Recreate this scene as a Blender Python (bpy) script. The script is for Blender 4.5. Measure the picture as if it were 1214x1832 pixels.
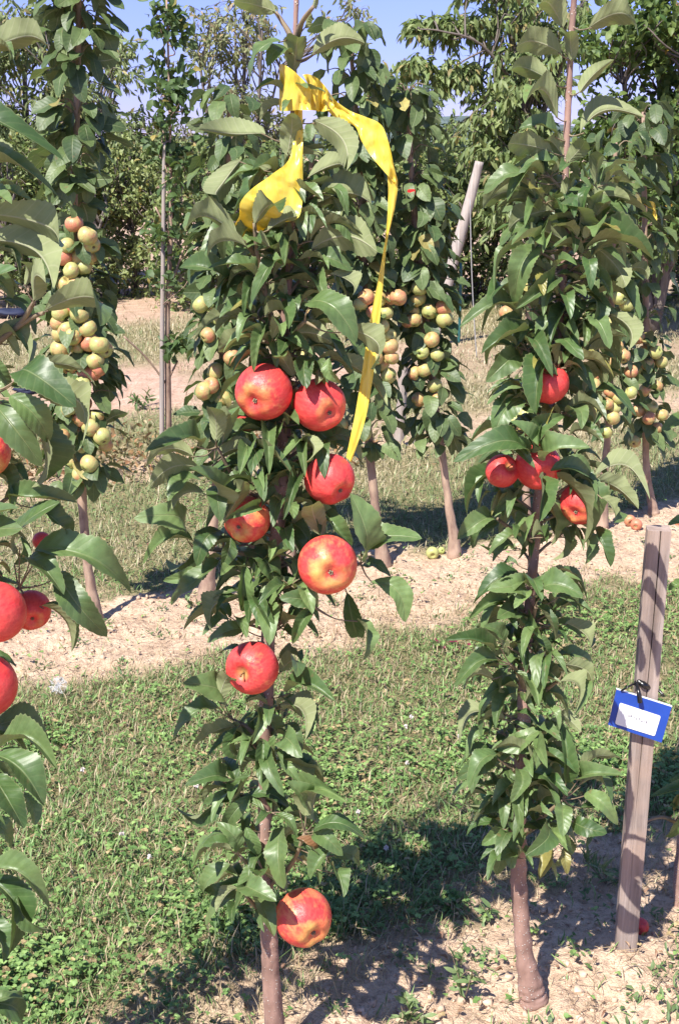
import bpy, math, random
import numpy as np
from mathutils import Vector
R = math.radians
PI = math.pi
sc = bpy.context.scene
for o in list(bpy.data.objects): bpy.data.objects.remove(o)
C = sc.collection

# ------------------------------------------------------------------ camera
F = 2200.0; PITCH = R(16.4); CAMH = 1.37        # focal length in photograph pixels (1214 x 1832)
cam = bpy.data.cameras.new('camera'); camo = bpy.data.objects.new('camera', cam); C.objects.link(camo)
camo.location = (0, 0, CAMH); camo.rotation_euler = (R(90) - PITCH, 0, 0)
cam.sensor_fit = 'VERTICAL'; cam.sensor_height = 24; cam.lens = F / 1832 * 24
cam.clip_start = 0.05; cam.clip_end = 5000
sc.camera = camo
# ------------------------------------------------------------------ sky, sun, exposure
SUN_EL = 52.0; SH_AZ = 32.0                      # shadows fall away and to the right
w = bpy.data.worlds.new("World"); sc.world = w; w.use_nodes = True
nt = w.node_tree; nt.nodes.clear()
sky = nt.nodes.new('ShaderNodeTexSky'); sky.sky_type = 'NISHITA'; sky.sun_disc = False
sky.sun_elevation = R(SUN_EL); sky.sun_rotation = R(180 + SH_AZ)
sky.air_density = 1.0; sky.dust_density = 0.0; sky.ozone_density = 6.0; sky.altitude = 200
bg = nt.nodes.new('ShaderNodeBackground'); bg.inputs[1].default_value = 0.098
wo = nt.nodes.new('ShaderNodeOutputWorld')
tint = nt.nodes.new('ShaderNodeMix'); tint.data_type = 'RGBA'; tint.blend_type = 'MULTIPLY'; tint.inputs[0].default_value = 1
tint.inputs[7].default_value = (1.08, 0.95, 1.06, 1); nt.links.new(sky.outputs[0], tint.inputs[6]); wtc = nt.nodes.new('ShaderNodeTexCoord'); wsx = nt.nodes.new('ShaderNodeSeparateXYZ'); nt.links.new(wtc.outputs['Generated'], wsx.inputs[0])
wrp = nt.nodes.new('ShaderNodeValToRGB'); nt.links.new(wsx.outputs[2], wrp.inputs[0])
we = wrp.color_ramp.elements; we[0].position = 0.0; we[0].color = (.52, .52, .90, 1); we[1].position = .45; we[1].color = (1, 1, 1, 1)
q_ = we.new(.14); q_.color = (.74, .70, 1.05, 1)
low = nt.nodes.new('ShaderNodeMix'); low.data_type = 'RGBA'; low.blend_type = 'MULTIPLY'; low.inputs[0].default_value = 1
nt.links.new(tint.outputs[2], low.inputs[6]); nt.links.new(wrp.outputs[0], low.inputs[7]); nt.links.new(low.outputs[2], bg.inputs[0]); nt.links.new(bg.outputs[0], wo.inputs[0])
sl = bpy.data.lights.new('sun', 'SUN'); sl.energy = 5.0; sl.angle = R(0.5); sl.color = (1.0, 0.95, 0.88)
so = bpy.data.objects.new('sun', sl); C.objects.link(so)
a, e = R(SH_AZ), R(SUN_EL)
so.rotation_euler = Vector((math.sin(a)*math.cos(e), math.cos(a)*math.cos(e), -math.sin(e))).to_track_quat('-Z', 'Y').to_euler()
sc.view_settings.view_transform = 'Standard'; sc.view_settings.look = 'None'
sc.view_settings.exposure = 0.90; sc.view_settings.gamma = 1.0

# ------------------------------------------------------------------ pixel -> place
cp, sp_ = math.cos(PITCH), math.sin(PITCH)
def P(px, py, Y):
    x = (px - 607) / F; v = -(py - 916) / F
    dy = cp + v * sp_; dz = -sp_ + v * cp
    t = Y / dy
    return np.array([x * t, Y, CAMH + dz * t])
def GD(py, z=0.0):
    v = -(py - 916) / F
    return (z - CAMH) / (-sp_ + v * cp) * (cp + v * sp_)
def G(px, py, z=0.0): return P(px, py, GD(py, z))
def scale(py, Y):                                  # metres per photograph pixel there
    v = -(py - 916) / F
    return Y / (cp + v * sp_) / F

# ------------------------------------------------------------------ noise
def _h(ix, iy, s):
    n = (ix.astype(np.int64) * 374761393 + iy.astype(np.int64) * 668265263 + s * 1442695041) & 0x7fffffff
    n = ((n ^ (n >> 13)) * 1274126177) & 0x7fffffff
    return ((n ^ (n >> 16)) & 0xffff) / 65535.0
def vnoise(x, y, s=0):
    ix = np.floor(x); iy = np.floor(y); fx = x - ix; fy = y - iy
    fx = fx*fx*(3-2*fx); fy = fy*fy*(3-2*fy)
    a_ = _h(ix, iy, s); b = _h(ix+1, iy, s); c = _h(ix, iy+1, s); d = _h(ix+1, iy+1, s)
    return (a_*(1-fx)+b*fx)*(1-fy) + (c*(1-fx)+d*fx)*fy
def fbm(x, y, s=0, o=4):
    t = 0; amp = .5
    for i in range(o):
        t = t + amp*vnoise(x, y, s+i*7); x = x*2.03+11.3; y = y*2.03+5.7; amp *= .5
    return t / (1-.5**o)
def smooth(a_, b, x):
    t = np.clip((x-a_)/(b-a_), 0, 1); return t*t*(3-2*t)

# ------------------------------------------------------------------ mesh helpers
def add_mesh(name, V, Fq, mat=None, parent=None, sm=True, uv=None, col=None, mats=None, mi=None):
    V = np.asarray(V, np.float32); Fq = np.asarray(Fq, np.int32)
    me = bpy.data.meshes.new(name)
    k = Fq.shape[1]
    me.vertices.add(len(V)); me.vertices.foreach_set('co', V.ravel())
    me.loops.add(Fq.size); me.loops.foreach_set('vertex_index', Fq.ravel())
    me.polygons.add(len(Fq)); me.polygons.foreach_set('loop_start', np.arange(0, Fq.size, k, dtype=np.int32))
    me.polygons.foreach_set('use_smooth', np.full(len(Fq), sm))
    if mi is not None: me.polygons.foreach_set('material_index', np.asarray(mi, np.int32))
    if uv is not None:
        l = me.uv_layers.new(name='UVMap'); l.data.foreach_set('uv', np.asarray(uv, np.float32)[Fq.ravel()].ravel())
    if col is not None:
        ca = me.color_attributes.new('col', 'FLOAT_COLOR', 'POINT')
        c4 = np.ones((len(V), 4), np.float32); c4[:, :3] = col; ca.data.foreach_set('color', c4.ravel())
    me.update(calc_edges=True)
    for m in (mats or ([mat] if mat else [])): me.materials.append(m)
    o = bpy.data.objects.new(name, me); C.objects.link(o)
    if parent is not None:
        o.parent = parent
        o.location = tuple(-x for x in parent.location) if parent.rotation_euler.to_matrix().is_orthogonal else (0,0,0)
    return o
def tag(o, label=None, cat=None, group=None, kind=None):
    if label: o['label'] = label
    if cat: o['category'] = cat
    if group: o['group'] = group
    if kind: o['kind'] = kind
    return o
def empty(name, loc):
    o = bpy.data.objects.new(name, None); C.objects.link(o); o.location = tuple(map(float, loc)); o.empty_display_size = .05
    return o
class MB:
    def __init__(s): s.V = []; s.F = []; s.n = 0
    def add(s, V, Fq):
        s.V.append(np.asarray(V, float)); s.F.append(np.asarray(Fq, int) + s.n); s.n += len(V)
    def build(s, name, mat, parent=None, sm=True, **k):
        return add_mesh(name, np.vstack(s.V), np.vstack(s.F), mat, parent, sm, **k)
def catmull(P_, n):
    P_ = np.asarray(P_, float)
    if len(P_) < 3: 
        t = np.linspace(0, 1, n+1)[:, None]; return P_[0]*(1-t)+P_[-1]*t
    Q = np.vstack([2*P_[0]-P_[1], P_, 2*P_[-1]-P_[-2]]); out = []
    for i in range(1, len(Q)-2):
        t = np.linspace(0, 1, n, endpoint=False)[:, None]
        a_, b, c, d = Q[i-1], Q[i], Q[i+1], Q[i+2]
        out.append(.5*((2*b)+(-a_+c)*t+(2*a_-5*b+4*c-d)*t**2+(-a_+3*b-3*c+d)*t**3))
    out.append(P_[-1:]); return np.vstack(out)
def tube(mb, pts, rad, k=10, n=6, bump=0.0, seed=0, cap=True):
    pts = np.asarray(pts, float); rad = np.asarray(rad, float) if np.ndim(rad) else np.full(len(pts), float(rad))
    Q = catmull(np.hstack([pts, rad[:, None]]), n); X = Q[:, :3]; r = np.maximum(Q[:, 3], 1e-4)
    T = np.gradient(X, axis=0); T /= np.linalg.norm(T, axis=1)[:, None] + 1e-12
    ref = np.array([1., 0, 0]) if abs(T[len(T)//2][0]) < .8 else np.array([0, 0, 1.])
    A = ref - T*(T@ref)[:, None]; A /= np.linalg.norm(A, axis=1)[:, None]; B = np.cross(T, A)
    th = np.arange(k)/k*2*PI
    rr = r[:, None]*np.ones(k)
    if bump:
        i = np.arange(len(X))[:, None]; rr = rr*(1+bump*(fbm(i*.45+seed*9.1, np.cos(th)[None]*1.5+np.sin(th)[None]*.7+5, seed)-.5)*2)
    V = X[:, None] + rr[..., None]*(np.cos(th)[None, :, None]*A[:, None] + np.sin(th)[None, :, None]*B[:, None])
    m = len(X); idx = np.arange(m*k).reshape(m, k); nx = np.roll(idx, -1, 1)
    Fq = np.stack([idx[:-1], nx[:-1], nx[1:], idx[1:]], -1).reshape(-1, 4)
    V = V.reshape(-1, 3)
    if cap:
        V = np.vstack([V, X[0], X[-1]]); c0, c1 = m*k, m*k+1
        f0 = [[c0, idx[0, (j+1) % k], idx[0, j], c0] for j in range(k)]
        f1 = [[c1, idx[-1, j], idx[-1, (j+1) % k], c1] for j in range(k)]
        # quads with a doubled corner are avoided: pair the triangles into quads
        q0 = [[c0, idx[0, (j+2) % k], idx[0, (j+1) % k], idx[0, j]] for j in range(0, k, 2)]
        q1 = [[c1, idx[-1, j], idx[-1, (j+1) % k], idx[-1, (j+2) % k]] for j in range(0, k, 2)]
        Fq = np.vstack([Fq, q0, q1])
    mb.add(V, Fq)
BOXF = np.array([[0,1,3,2],[4,6,7,5],[0,4,5,1],[2,3,7,6],[0,2,6,4],[1,5,7,3]])
def nrm(a_): 
    a_ = np.asarray(a_, float); return a_/(np.linalg.norm(a_, axis=-1, keepdims=True)+1e-12)

# ------------------------------------------------------------------ leaves, many at once
def leaves(name, B, D, N, L, W, arch, mat, parent=None, col=None, nu=6, nv=4, cup=.18, wave=.05, serr=0, seed=0, droop=0, shape=(.85, .75), bend=.06, curl=0):
    rng = np.random.default_rng(seed)
    B = np.asarray(B, float); n = len(B); D = nrm(D); N = np.asarray(N, float)
    N = nrm(N - D*np.sum(N*D, 1)[:, None]); S = np.cross(D, N)
    L = np.broadcast_to(np.asarray(L, float), (n,)); W = np.broadcast_to(np.asarray(W, float), (n,)); arch = np.broadcast_to(np.asarray(arch, float), (n,))
    u = np.linspace(0, 1, nu+1); v = np.linspace(-1, 1, nv+1)
    prof = np.sin(PI*np.clip(u, 0, 1)**shape[0])**shape[1]; prof[0] = .03; prof[-1] = .01
    if serr:
        alt = np.where(np.arange(nu+1) % 2 == 0, 1+serr, 1-serr*.6)
    else: alt = np.ones(nu+1)
    U, Vv = np.meshgrid(u, v, indexing='ij')
    pr = prof[:, None]*np.where(np.abs(Vv) > .9, alt[:, None], 1.0)
    uu = U[None]; 
    cupn = (cup*rng.uniform(.2, 1.6, n))[:, None, None]; ph = rng.uniform(0, 6.28, (n, 1, 1)); fr = rng.uniform(8, 17, (n, 1, 1))
    bd = (bend*rng.normal(0, 1, n))[:, None, None]; tw = (rng.normal(0, .35, n))[:, None, None]
    Ln, Wn = L[:, None, None], W[:, None, None]
    sgn = np.sign(Vv)[None]
    along = Ln*uu
    up = Ln*arch[:, None, None]*np.sin(PI*uu**.8) + Wn/2*pr[None]*np.abs(Vv)[None]*cupn*1.6 \
        + wave*Wn*np.sin(uu*fr+ph+sgn*1.3)*(np.abs(Vv)**1.5)[None]*pr[None]*1.6 + Wn/2*pr[None]*Vv[None]*tw*uu
    if curl: up = up - Ln*(curl*rng.uniform(.2, 1.6, n))[:, None, None]*np.maximum(uu-.5, 0)**2*4
    side = Wn/2*pr[None]*Vv[None]*np.cos(np.minimum(cupn*1.2, .9)) + Ln*bd*np.sin(PI*uu)
    X = B[:, None, None] + D[:, None, None]*along[..., None] + N[:, None, None]*up[..., None] + S[:, None, None]*side[..., None]
    if droop: X[..., 2] -= droop*Ln*uu**2
    k = (nu+1)*(nv+1)
    g = np.arange(k).reshape(nu+1, nv+1)
    f = np.stack([g[:-1, :-1], g[:-1, 1:], g[1:, 1:], g[1:, :-1]], -1).reshape(-1, 4)
    # winding so that the front face looks along +N
    Fq = (f[None] + (np.arange(n)*k)[:, None, None]).reshape(-1, 4)
    V = X.reshape(-1, 3)
    p0, p1, p3 = V[Fq[nu//2*nv, 0]], V[Fq[nu//2*nv, 1]], V[Fq[nu//2*nv, 3]]
    if np.dot(np.cross(p1-p0, p3-p0), N[0]) < 0: Fq = Fq[:, ::-1]
    uv = np.tile(np.stack([U, Vv*.5+.5], -1).reshape(-1, 2), (n, 1))
    if col is None: col = np.tile([.06, .12, .035], (n, 1))
    return add_mesh(name, V, Fq, mat, parent, True, uv, np.repeat(np.asarray(col), k, 0))
def greens(n, rng, a_, b, yellow=0.0, yc=(.30, .24, .05)):
    t = rng.random((n, 1)); c = np.asarray(a_)*(1-t)+np.asarray(b)*t
    c = c*rng.uniform(.85, 1.15, (n, 1))
    if yellow:
        m = rng.random(n) < yellow; c[m] = np.asarray(yc)*rng.uniform(.6, 1.2, (m.sum(), 1))
    return c

# ------------------------------------------------------------------ materials
def newmat(name):
    m = bpy.data.materials.new(name); m.use_nodes = True; n = m.node_tree; n.nodes.clear()
    out = n.nodes.new('ShaderNodeOutputMaterial'); b = n.nodes.new('ShaderNodeBsdfPrincipled')
    n.links.new(b.outputs[0], out.inputs[0]); return m, n, b, out
def nd(n, t, **k):
    x = n.nodes.new(t)
    for a_, v in k.items(): setattr(x, a_, v)
    return x
def math_(n, op, a_, b=None, c=None):
    x = nd(n, 'ShaderNodeMath', operation=op)
    for i, v in enumerate((a_, b, c)):
        if v is None: continue
        if isinstance(v, (int, float)): x.inputs[i].default_value = v
        else: n.links.new(v, x.inputs[i])
    return x.outputs[0]
def mix(n, f, a_, b, mode='MIX'):
    x = nd(n, 'ShaderNodeMix', data_type='RGBA', blend_type=mode)
    for s, v in ((x.inputs[0], f), (x.inputs[6], a_), (x.inputs[7], b)):
        if isinstance(v, (int, float)): s.default_value = v
        elif isinstance(v, tuple): s.default_value = (*v, 1)
        else: n.links.new(v, s)
    return x.outputs[2]
def ramp(n, f, stops):
    x = nd(n, 'ShaderNodeValToRGB'); e_ = x.color_ramp.elements
    while len(e_) < len(stops): e_.new(.5)
    for q, (p, c) in zip(e_, stops): q.position = p; q.color = (*c, 1) if isinstance(c, tuple) else (c, c, c, 1)
    n.links.new(f, x.inputs[0]); return x.outputs[0]
def noise(n, sc_, det=4, vec=None, rough=.55, dim='3D'):
    x = nd(n, 'ShaderNodeTexNoise', noise_dimensions=dim); x.inputs['Scale'].default_value = sc_; x.inputs['Detail'].default_value = det; x.inputs['Roughness'].default_value = rough
    if vec is not None: n.links.new(vec, x.inputs['Vector'])
    return x.outputs[0]
def bump(n, b, h, s, d):
    x = nd(n, 'ShaderNodeBump'); x.inputs['Strength'].default_value = s; x.inputs['Distance'].default_value = d
    n.links.new(h, x.inputs['Height']); n.links.new(x.outputs[0], b.inputs['Normal']); return x

def leaf_mat(name, veins=True, under=(.25, .27, .13), rough=.46, trans=.24, undermix=.78):
    m, n, b, out = newmat(name)
    at = nd(n, 'ShaderNodeVertexColor', layer_name='col'); c = at.outputs[0]
    geo = nd(n, 'ShaderNodeNewGeometry'); back = geo.outputs['Backfacing']
    tc = nd(n, 'ShaderNodeTexCoord')
    ns = noise(n, 90, 3, tc.outputs['Object'])
    top = mix(n, .5, c, ramp(n, ns, [(.3, .55), (.7, 1.25)]), 'MULTIPLY')
    und = mix(n, undermix, c, mix(n, ramp(n, noise(n, 40, 3, tc.outputs['Object']), [(.35, 0.0), (.65, 1.0)]), under, tuple(x*1.3 for x in under)))
    if veins:
        sepx = nd(n, 'ShaderNodeSeparateXYZ'); n.links.new(tc.outputs['UV'], sepx.inputs[0])
        side = math_(n, 'MULTIPLY', math_(n, 'ABSOLUTE', math_(n, 'SUBTRACT', sepx.outputs[1], .5)), 2.0)
        mid = ramp(n, side, [(0.02, 1.0), (.075, 0.0)])
        phs = math_(n, 'MULTIPLY', math_(n, 'SUBTRACT', sepx.outputs[0], math_(n, 'MULTIPLY', side, .16)), 8.0)
        pp = math_(n, 'PINGPONG', phs, .5)
        ln = ramp(n, pp, [(0.0, 1.0), (.10, 0.0)])
        vn = math_(n, 'MAXIMUM', math_(n, 'MULTIPLY', mid, 1.6), math_(n, 'MULTIPLY', ln, .5))
        top = mix(n, math_(n, 'MULTIPLY', vn, .32), top, (.24, .28, .12))
        und = mix(n, math_(n, 'MULTIPLY', vn, .55), und, (.42, .42, .27))
        edge = ramp(n, side, [(.93, 0.0), (1.0, 1.0)])
        top = mix(n, math_(n, 'MULTIPLY', edge, .6), top, (.26, .28, .13))
        # small rusty blemishes
        sp = noise(n, 38, 2, tc.outputs['Object'])
        sm_ = ramp(n, sp, [(.70, 0.0), (.74, 1.0)])
        top = mix(n, math_(n, 'MULTIPLY', sm_, .5), top, (.20, .13, .06))
        bump(n, b, math_(n, 'ADD', math_(n, 'MULTIPLY', pp, .9), math_(n, 'ADD', math_(n, 'MULTIPLY', ns, .5), math_(n, 'MULTIPLY', mid, -1.0))), .55, .0012)
    cc = mix(n, back, top, und)
    n.links.new(cc, b.inputs['Base Color'])
    rr = nd(n, 'ShaderNodeMix', data_type='FLOAT'); n.links.new(back, rr.inputs[0]); rr.inputs[2].default_value = rough; rr.inputs[3].default_value = .8
    n.links.new(rr.outputs[0], b.inputs['Roughness']); b.inputs['Specular IOR Level'].default_value = .5
    tr = nd(n, 'ShaderNodeBsdfTranslucent'); ms = nd(n, 'ShaderNodeMixShader'); ms.inputs[0].default_value = trans
    n.links.new(mix(n, .5, c, (.20, .27, .05)), tr.inputs[0])
    n.links.new(b.outputs[0], ms.inputs[1]); n.links.new(tr.outputs[0], ms.inputs[2]); n.links.new(ms.outputs[0], out.inputs[0])
    return m
M_leaf = leaf_mat('apple_leaf', rough=.42)
M_leafb = leaf_mat('apple_leaf_smooth', veins=True, rough=.5, under=(.15, .19, .09))
M_far = leaf_mat('far_leaf', veins=False, under=(.13, .17, .08), rough=.55, trans=.38, undermix=.4)
M_blade = leaf_mat('ground_leaf', veins=False, under=(.10, .15, .05), rough=.55, trans=.25, undermix=.25)

def bark(name, base, dark, dots=True, scl=60, dotc=(.55, .48, .42)):
    m, n, b, out = newmat(name); tc = nd(n, 'ShaderNodeTexCoord'); O = tc.outputs['Object']
    mp = nd(n, 'ShaderNodeMapping'); mp.inputs['Scale'].default_value = (1, 1, .35); n.links.new(O, mp.inputs[0])
    ns = noise(n, scl, 5, mp.outputs[0]); big = noise(n, 9, 3, O)
    c = mix(n, ramp(n, ns, [(.3, 0.0), (.7, 1.0)]), dark, base)
    c = mix(n, ramp(n, big, [(.4, 0.0), (.7, .6)]), c, tuple(min(1, x*1.35) for x in base))
    h = ns
    if dots:
        vo = nd(n, 'ShaderNodeTexVoronoi'); vo.inputs['Scale'].default_value = 210; n.links.new(O, vo.inputs['Vector'])
        d = ramp(n, vo.outputs['Distance'], [(.18, 1.0), (.30, 0.0)])
        pick = ramp(n, noise(n, 70, 1, O), [(.48, 0.0), (.52, 1.0)])
        d = math_(n, 'MULTIPLY', d, pick); c = mix(n, math_(n, 'MULTIPLY', d, .9), c, dotc); h = math_(n, 'ADD', h, d)
    n.links.new(c, b.inputs['Base Color']); b.inputs['Roughness'].default_value = .7
    bump(n, b, h, .7, .002); return m
M_bark = bark('apple_bark', (.33, .205, .16), (.15, .085, .065))
M_bark2 = bark('row_bark', (.38, .27, .19), (.16, .09, .07), False)
M_bark3 = bark('grey_bark', (.16, .13, .11), (.07, .055, .045), False, 30)
M_twig = bark('twig_bark', (.24, .19, .11), (.14, .09, .07), False, 80)

def wood(name, base, dark, red):
    m, n, b, out = newmat(name); tc = nd(n, 'ShaderNodeTexCoord'); O = tc.outputs['Object']
    mp = nd(n, 'ShaderNodeMapping'); mp.inputs['Scale'].default_value = (1, 1, .03); n.links.new(O, mp.inputs[0])
    g1 = noise(n, 320, 4, mp.outputs[0], .7); g2 = noise(n, 60, 4, mp.outputs[0]); big = noise(n, 12, 3, O)
    c = mix(n, ramp(n, g2, [(.35, 0.0), (.65, 1.0)]), dark, base)
    c = mix(n, ramp(n, g1, [(.35, .55), (.55, 0.0)]), c, dark)
    c = mix(n, ramp(n, big, [(.4, 0.0), (.65, .6)]), c, red)
    n.links.new(c, b.inputs['Base Color']); b.inputs['Roughness'].default_value = .85
    bump(n, b, math_(n, 'ADD', g1, g2), .8, .0012); return m
M_stake = wood('weathered_stake', (.42, .35, .31), (.17, .13, .11), (.38, .27, .21))
M_pole = wood('pale_pole', (.50, .45, .40), (.26, .22, .19), (.42, .35, .30))
M_pole2 = wood('grey_pole', (.40, .36, .33), (.24, .2, .17), (.36, .28, .24))

def plain(name, c, rough=.5, spec=.5, metal=0, var=.15, scl=40, bmp=0):
    m, n, b, out = newmat(name); tc = nd(n, 'ShaderNodeTexCoord'); ns = noise(n, scl, 3, tc.outputs['Object'])
    n.links.new(mix(n, ramp(n, ns, [(.3, 0.0), (.7, 1.0)]), tuple(x*(1-var) for x in c), tuple(min(1, x*(1+var)) for x in c)), b.inputs['Base Color'])
    b.inputs['Roughness'].default_value = rough; b.inputs['Specular IOR Level'].default_value = spec; b.inputs['Metallic'].default_value = metal
    if bmp: bump(n, b, ns, bmp, .002)
    return m
M_blue = plain('blue_card', (.015, .065, .36), .45, .4, 0, .06)
M_white = plain('white_sticker', (.82, .82, .82), .4, .4, 0, .02)
M_ink = plain('faded_ink', (.25, .25, .28), .6)
M_black = plain('black_tie', (.008, .008, .009), .28, .6)
M_navy = plain('navy_cloth', (.012, .018, .05), .7)
M_red = plain('red_tag', (.65, .02, .015), .4)
M_teal = plain('teal_rod', (.02, .10, .10), .5)
M_wire = plain('grey_wire', (.3, .29, .28), .5)
M_stem = plain('fruit_stem', (.16, .10, .04), .7)
M_calyx = plain('dried_calyx', (.22, .18, .11), .9)
M_clock = plain('seed_head', (.75, .74, .72), .9)
M_cloverf = plain('clover_flower', (.75, .66, .62), .9)
# yellow tape: thin, slightly see-through plastic
M_tape, n, b, out = newmat('yellow_tape')
tc = nd(n, 'ShaderNodeTexCoord'); mp = nd(n, 'ShaderNodeMapping'); mp.inputs['Scale'].default_value = (30, 30, 4); n.links.new(tc.outputs['Object'], mp.inputs[0])
ns = noise(n, 6, 3, mp.outputs[0])
n.links.new(mix(n, ramp(n, ns, [(.3, 0.0), (.7, 1.0)]), (.92, .74, .08), (.97, .84, .18)), b.inputs['Base Color'])
b.inputs['Roughness'].default_value = .3; bump(n, b, ns, .25, .002)
tr = nd(n, 'ShaderNodeBsdfTranslucent'); tr.inputs[0].default_value = (.95, .70, .04, 1); ms = nd(n, 'ShaderNodeMixShader'); ms.inputs[0].default_value = .42
n.links.new(b.outputs[0], ms.inputs[1]); n.links.new(tr.outputs[0], ms.inputs[2]); n.links.new(ms.outputs[0], out.inputs[0])

def apple_mat(name, red, red2, yel, grn, eyer=.05):
    m, n, b, out = newmat(name)
    tc = nd(n, 'ShaderNodeTexCoord'); O = tc.outputs['Object']
    inf = nd(n, 'ShaderNodeObjectInfo'); rnd = inf.outputs['Random']
    bl = nd(n, 'ShaderNodeAttribute', attribute_type='OBJECT', attribute_name='blush')
    sx = nd(n, 'ShaderNodeSeparateXYZ'); n.links.new(O, sx.inputs[0])
    # local unit sphere, z = 1 at the stem and -1 at the calyx
    off = nd(n, 'ShaderNodeCombineXYZ'); n.links.new(math_(n, 'MULTIPLY', rnd, 37.0), off.inputs[0]); n.links.new(math_(n, 'MULTIPLY', rnd, 11.0), off.inputs[2])
    ad = nd(n, 'ShaderNodeVectorMath', operation='ADD'); n.links.new(O, ad.inputs[0]); n.links.new(off.outputs[0], ad.inputs[1])
    patch = noise(n, 1.1, 3, ad.outputs[0])
    mp = nd(n, 'ShaderNodeMapping'); mp.inputs['Scale'].default_value = (1, 1, .12); n.links.new(ad.outputs[0], mp.inputs[0])
    streak = noise(n, 9, 4, mp.outputs[0], .65); blot = noise(n, 3.2, 5, ad.outputs[0], .6)
    c = mix(n, ramp(n, streak, [(.35, 0.0), (.65, 1.0)]), red, red2)
    # yellow show-through: where the low noise is high, more for low blush; near stem and calyx hollow too
    q = math_(n, 'ADD', math_(n, 'MULTIPLY', patch, .9), math_(n, 'ADD', math_(n, 'MULTIPLY', blot, .5), math_(n, 'MULTIPLY', math_(n, 'POWER', math_(n, 'ABSOLUTE', sx.outputs[2]), 9.0), .12)))
    q = math_(n, 'ADD', q, math_(n, 'MULTIPLY', math_(n, 'SUBTRACT', streak, .5), .25))
    q = math_(n, 'SUBTRACT', q, math_(n, 'MULTIPLY', bl.outputs['Fac'], .6))
    c = mix(n, ramp(n, q, [(.40, 0.0), (.85, 1.0)]), c, yel)
    low = math_(n, 'SUBTRACT', math_(n, 'MULTIPLY', sx.outputs[2], -1.0), math_(n, 'MULTIPLY', bl.outputs['Fac'], .35))
    c = mix(n, ramp(n, math_(n, 'ADD', low, math_(n, 'MULTIPLY', math_(n, 'SUBTRACT', patch, .5), .7)), [(.50, 0.0), (.95, .85)]), c, grn)
    vo = nd(n, 'ShaderNodeTexVoronoi'); vo.inputs['Scale'].default_value = 11; n.links.new(O, vo.inputs['Vector'])
    c = mix(n, ramp(n, vo.outputs['Distance'], [(.03, .22), (.09, 0.0)]), c, (.75, .5, .3))
    rad_ = math_(n, 'SQRT', math_(n, 'ADD', math_(n, 'POWER', sx.outputs[0], 2.0), math_(n, 'POWER', sx.outputs[1], 2.0)))
    eye = math_(n, 'MULTIPLY', ramp(n, rad_, [(eyer, 1.0), (eyer*1.7, 0.0)]), ramp(n, sx.outputs[2], [(0.0, 1.0), (.01, 0.0)]))
    c = mix(n, eye, c, (.10, .07, .03))
    rus = math_(n, 'MULTIPLY', ramp(n, math_(n, 'ADD', rad_, math_(n, 'MULTIPLY', math_(n, 'SUBTRACT', blot, .5), .35)), [(.10, 1.0), (.34, 0.0)]), ramp(n, sx.outputs[2], [(0.0, 0.0), (.02, .75)]))
    c = mix(n, rus, c, (.42, .32, .10))
    n.links.new(c, b.inputs['Base Color'])
    b.inputs['Roughness'].default_value = .40; b.inputs['Specular IOR Level'].default_value = .4
    b.inputs['Subsurface Weight'].default_value = .0
    bump(n, b, math_(n, 'ADD', blot, math_(n, 'MULTIPLY', streak, .3)), .12, .05); return m
M_apple = apple_mat('ripe_apple', (.62, .042, .045), (.70, .085, .070), (.85, .44, .13), (.48, .42, .10))
M_green = apple_mat('small_apple', (.52, .16, .10), (.55, .24, .13), (.42, .43, .15), (.34, .41, .12), .13)

# ------------------------------------------------------------------ apples
def apple_data():
    nt_, nr = 26, 32; th = np.linspace(0, PI, nt_); ph = np.arange(nr)/nr*2*PI
    T, Q = np.meshgrid(th, ph, indexing='ij')
    r = np.sin(T)*(1+.03*np.cos(2*T)); z = .93*np.cos(T)
    z = z - .38*np.exp(-(T/.33)**2) + .26*np.exp(-((PI-T)/.30)**2)
    r = r*(1+.05*np.cos(T))                          # broader shoulders
    lob = 1+.025*np.cos(5*Q)*smooth(1.2, PI, T)
    X = r*lob*np.cos(Q); Y = r*lob*np.sin(Q)
    z = z - .03*np.cos(5*Q)*np.exp(-((PI-T-.55)/.22)**2)
    V = np.stack([X, Y, z], -1).reshape(-1, 3); g = np.arange(nt_*nr).reshape(nt_, nr); nx = np.roll(g, -1, 1)
    Fq = np.stack([g[:-1], g[1:], nx[1:], nx[:-1]], -1).reshape(-1, 4)
    return V, Fq
AV, AF = apple_data()
def mkme(name, V, Fq, mat):
    o = add_mesh(name, V, Fq, mat); me = o.data; bpy.data.objects.remove(o); return me
me_apple = mkme('apple', AV, AF, M_apple); me_green = mkme('small_apple', AV, AF, M_green)
mb = MB(); tube(mb, [(0, 0, .50), (.01, 0, .68), (.05, .02, .84), (.10, .03, .95)], [.035, .03, .03, .05], 8, 5)
me_stem = mkme('stem', np.vstack(mb.V), np.vstack(mb.F), M_stem)
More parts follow.
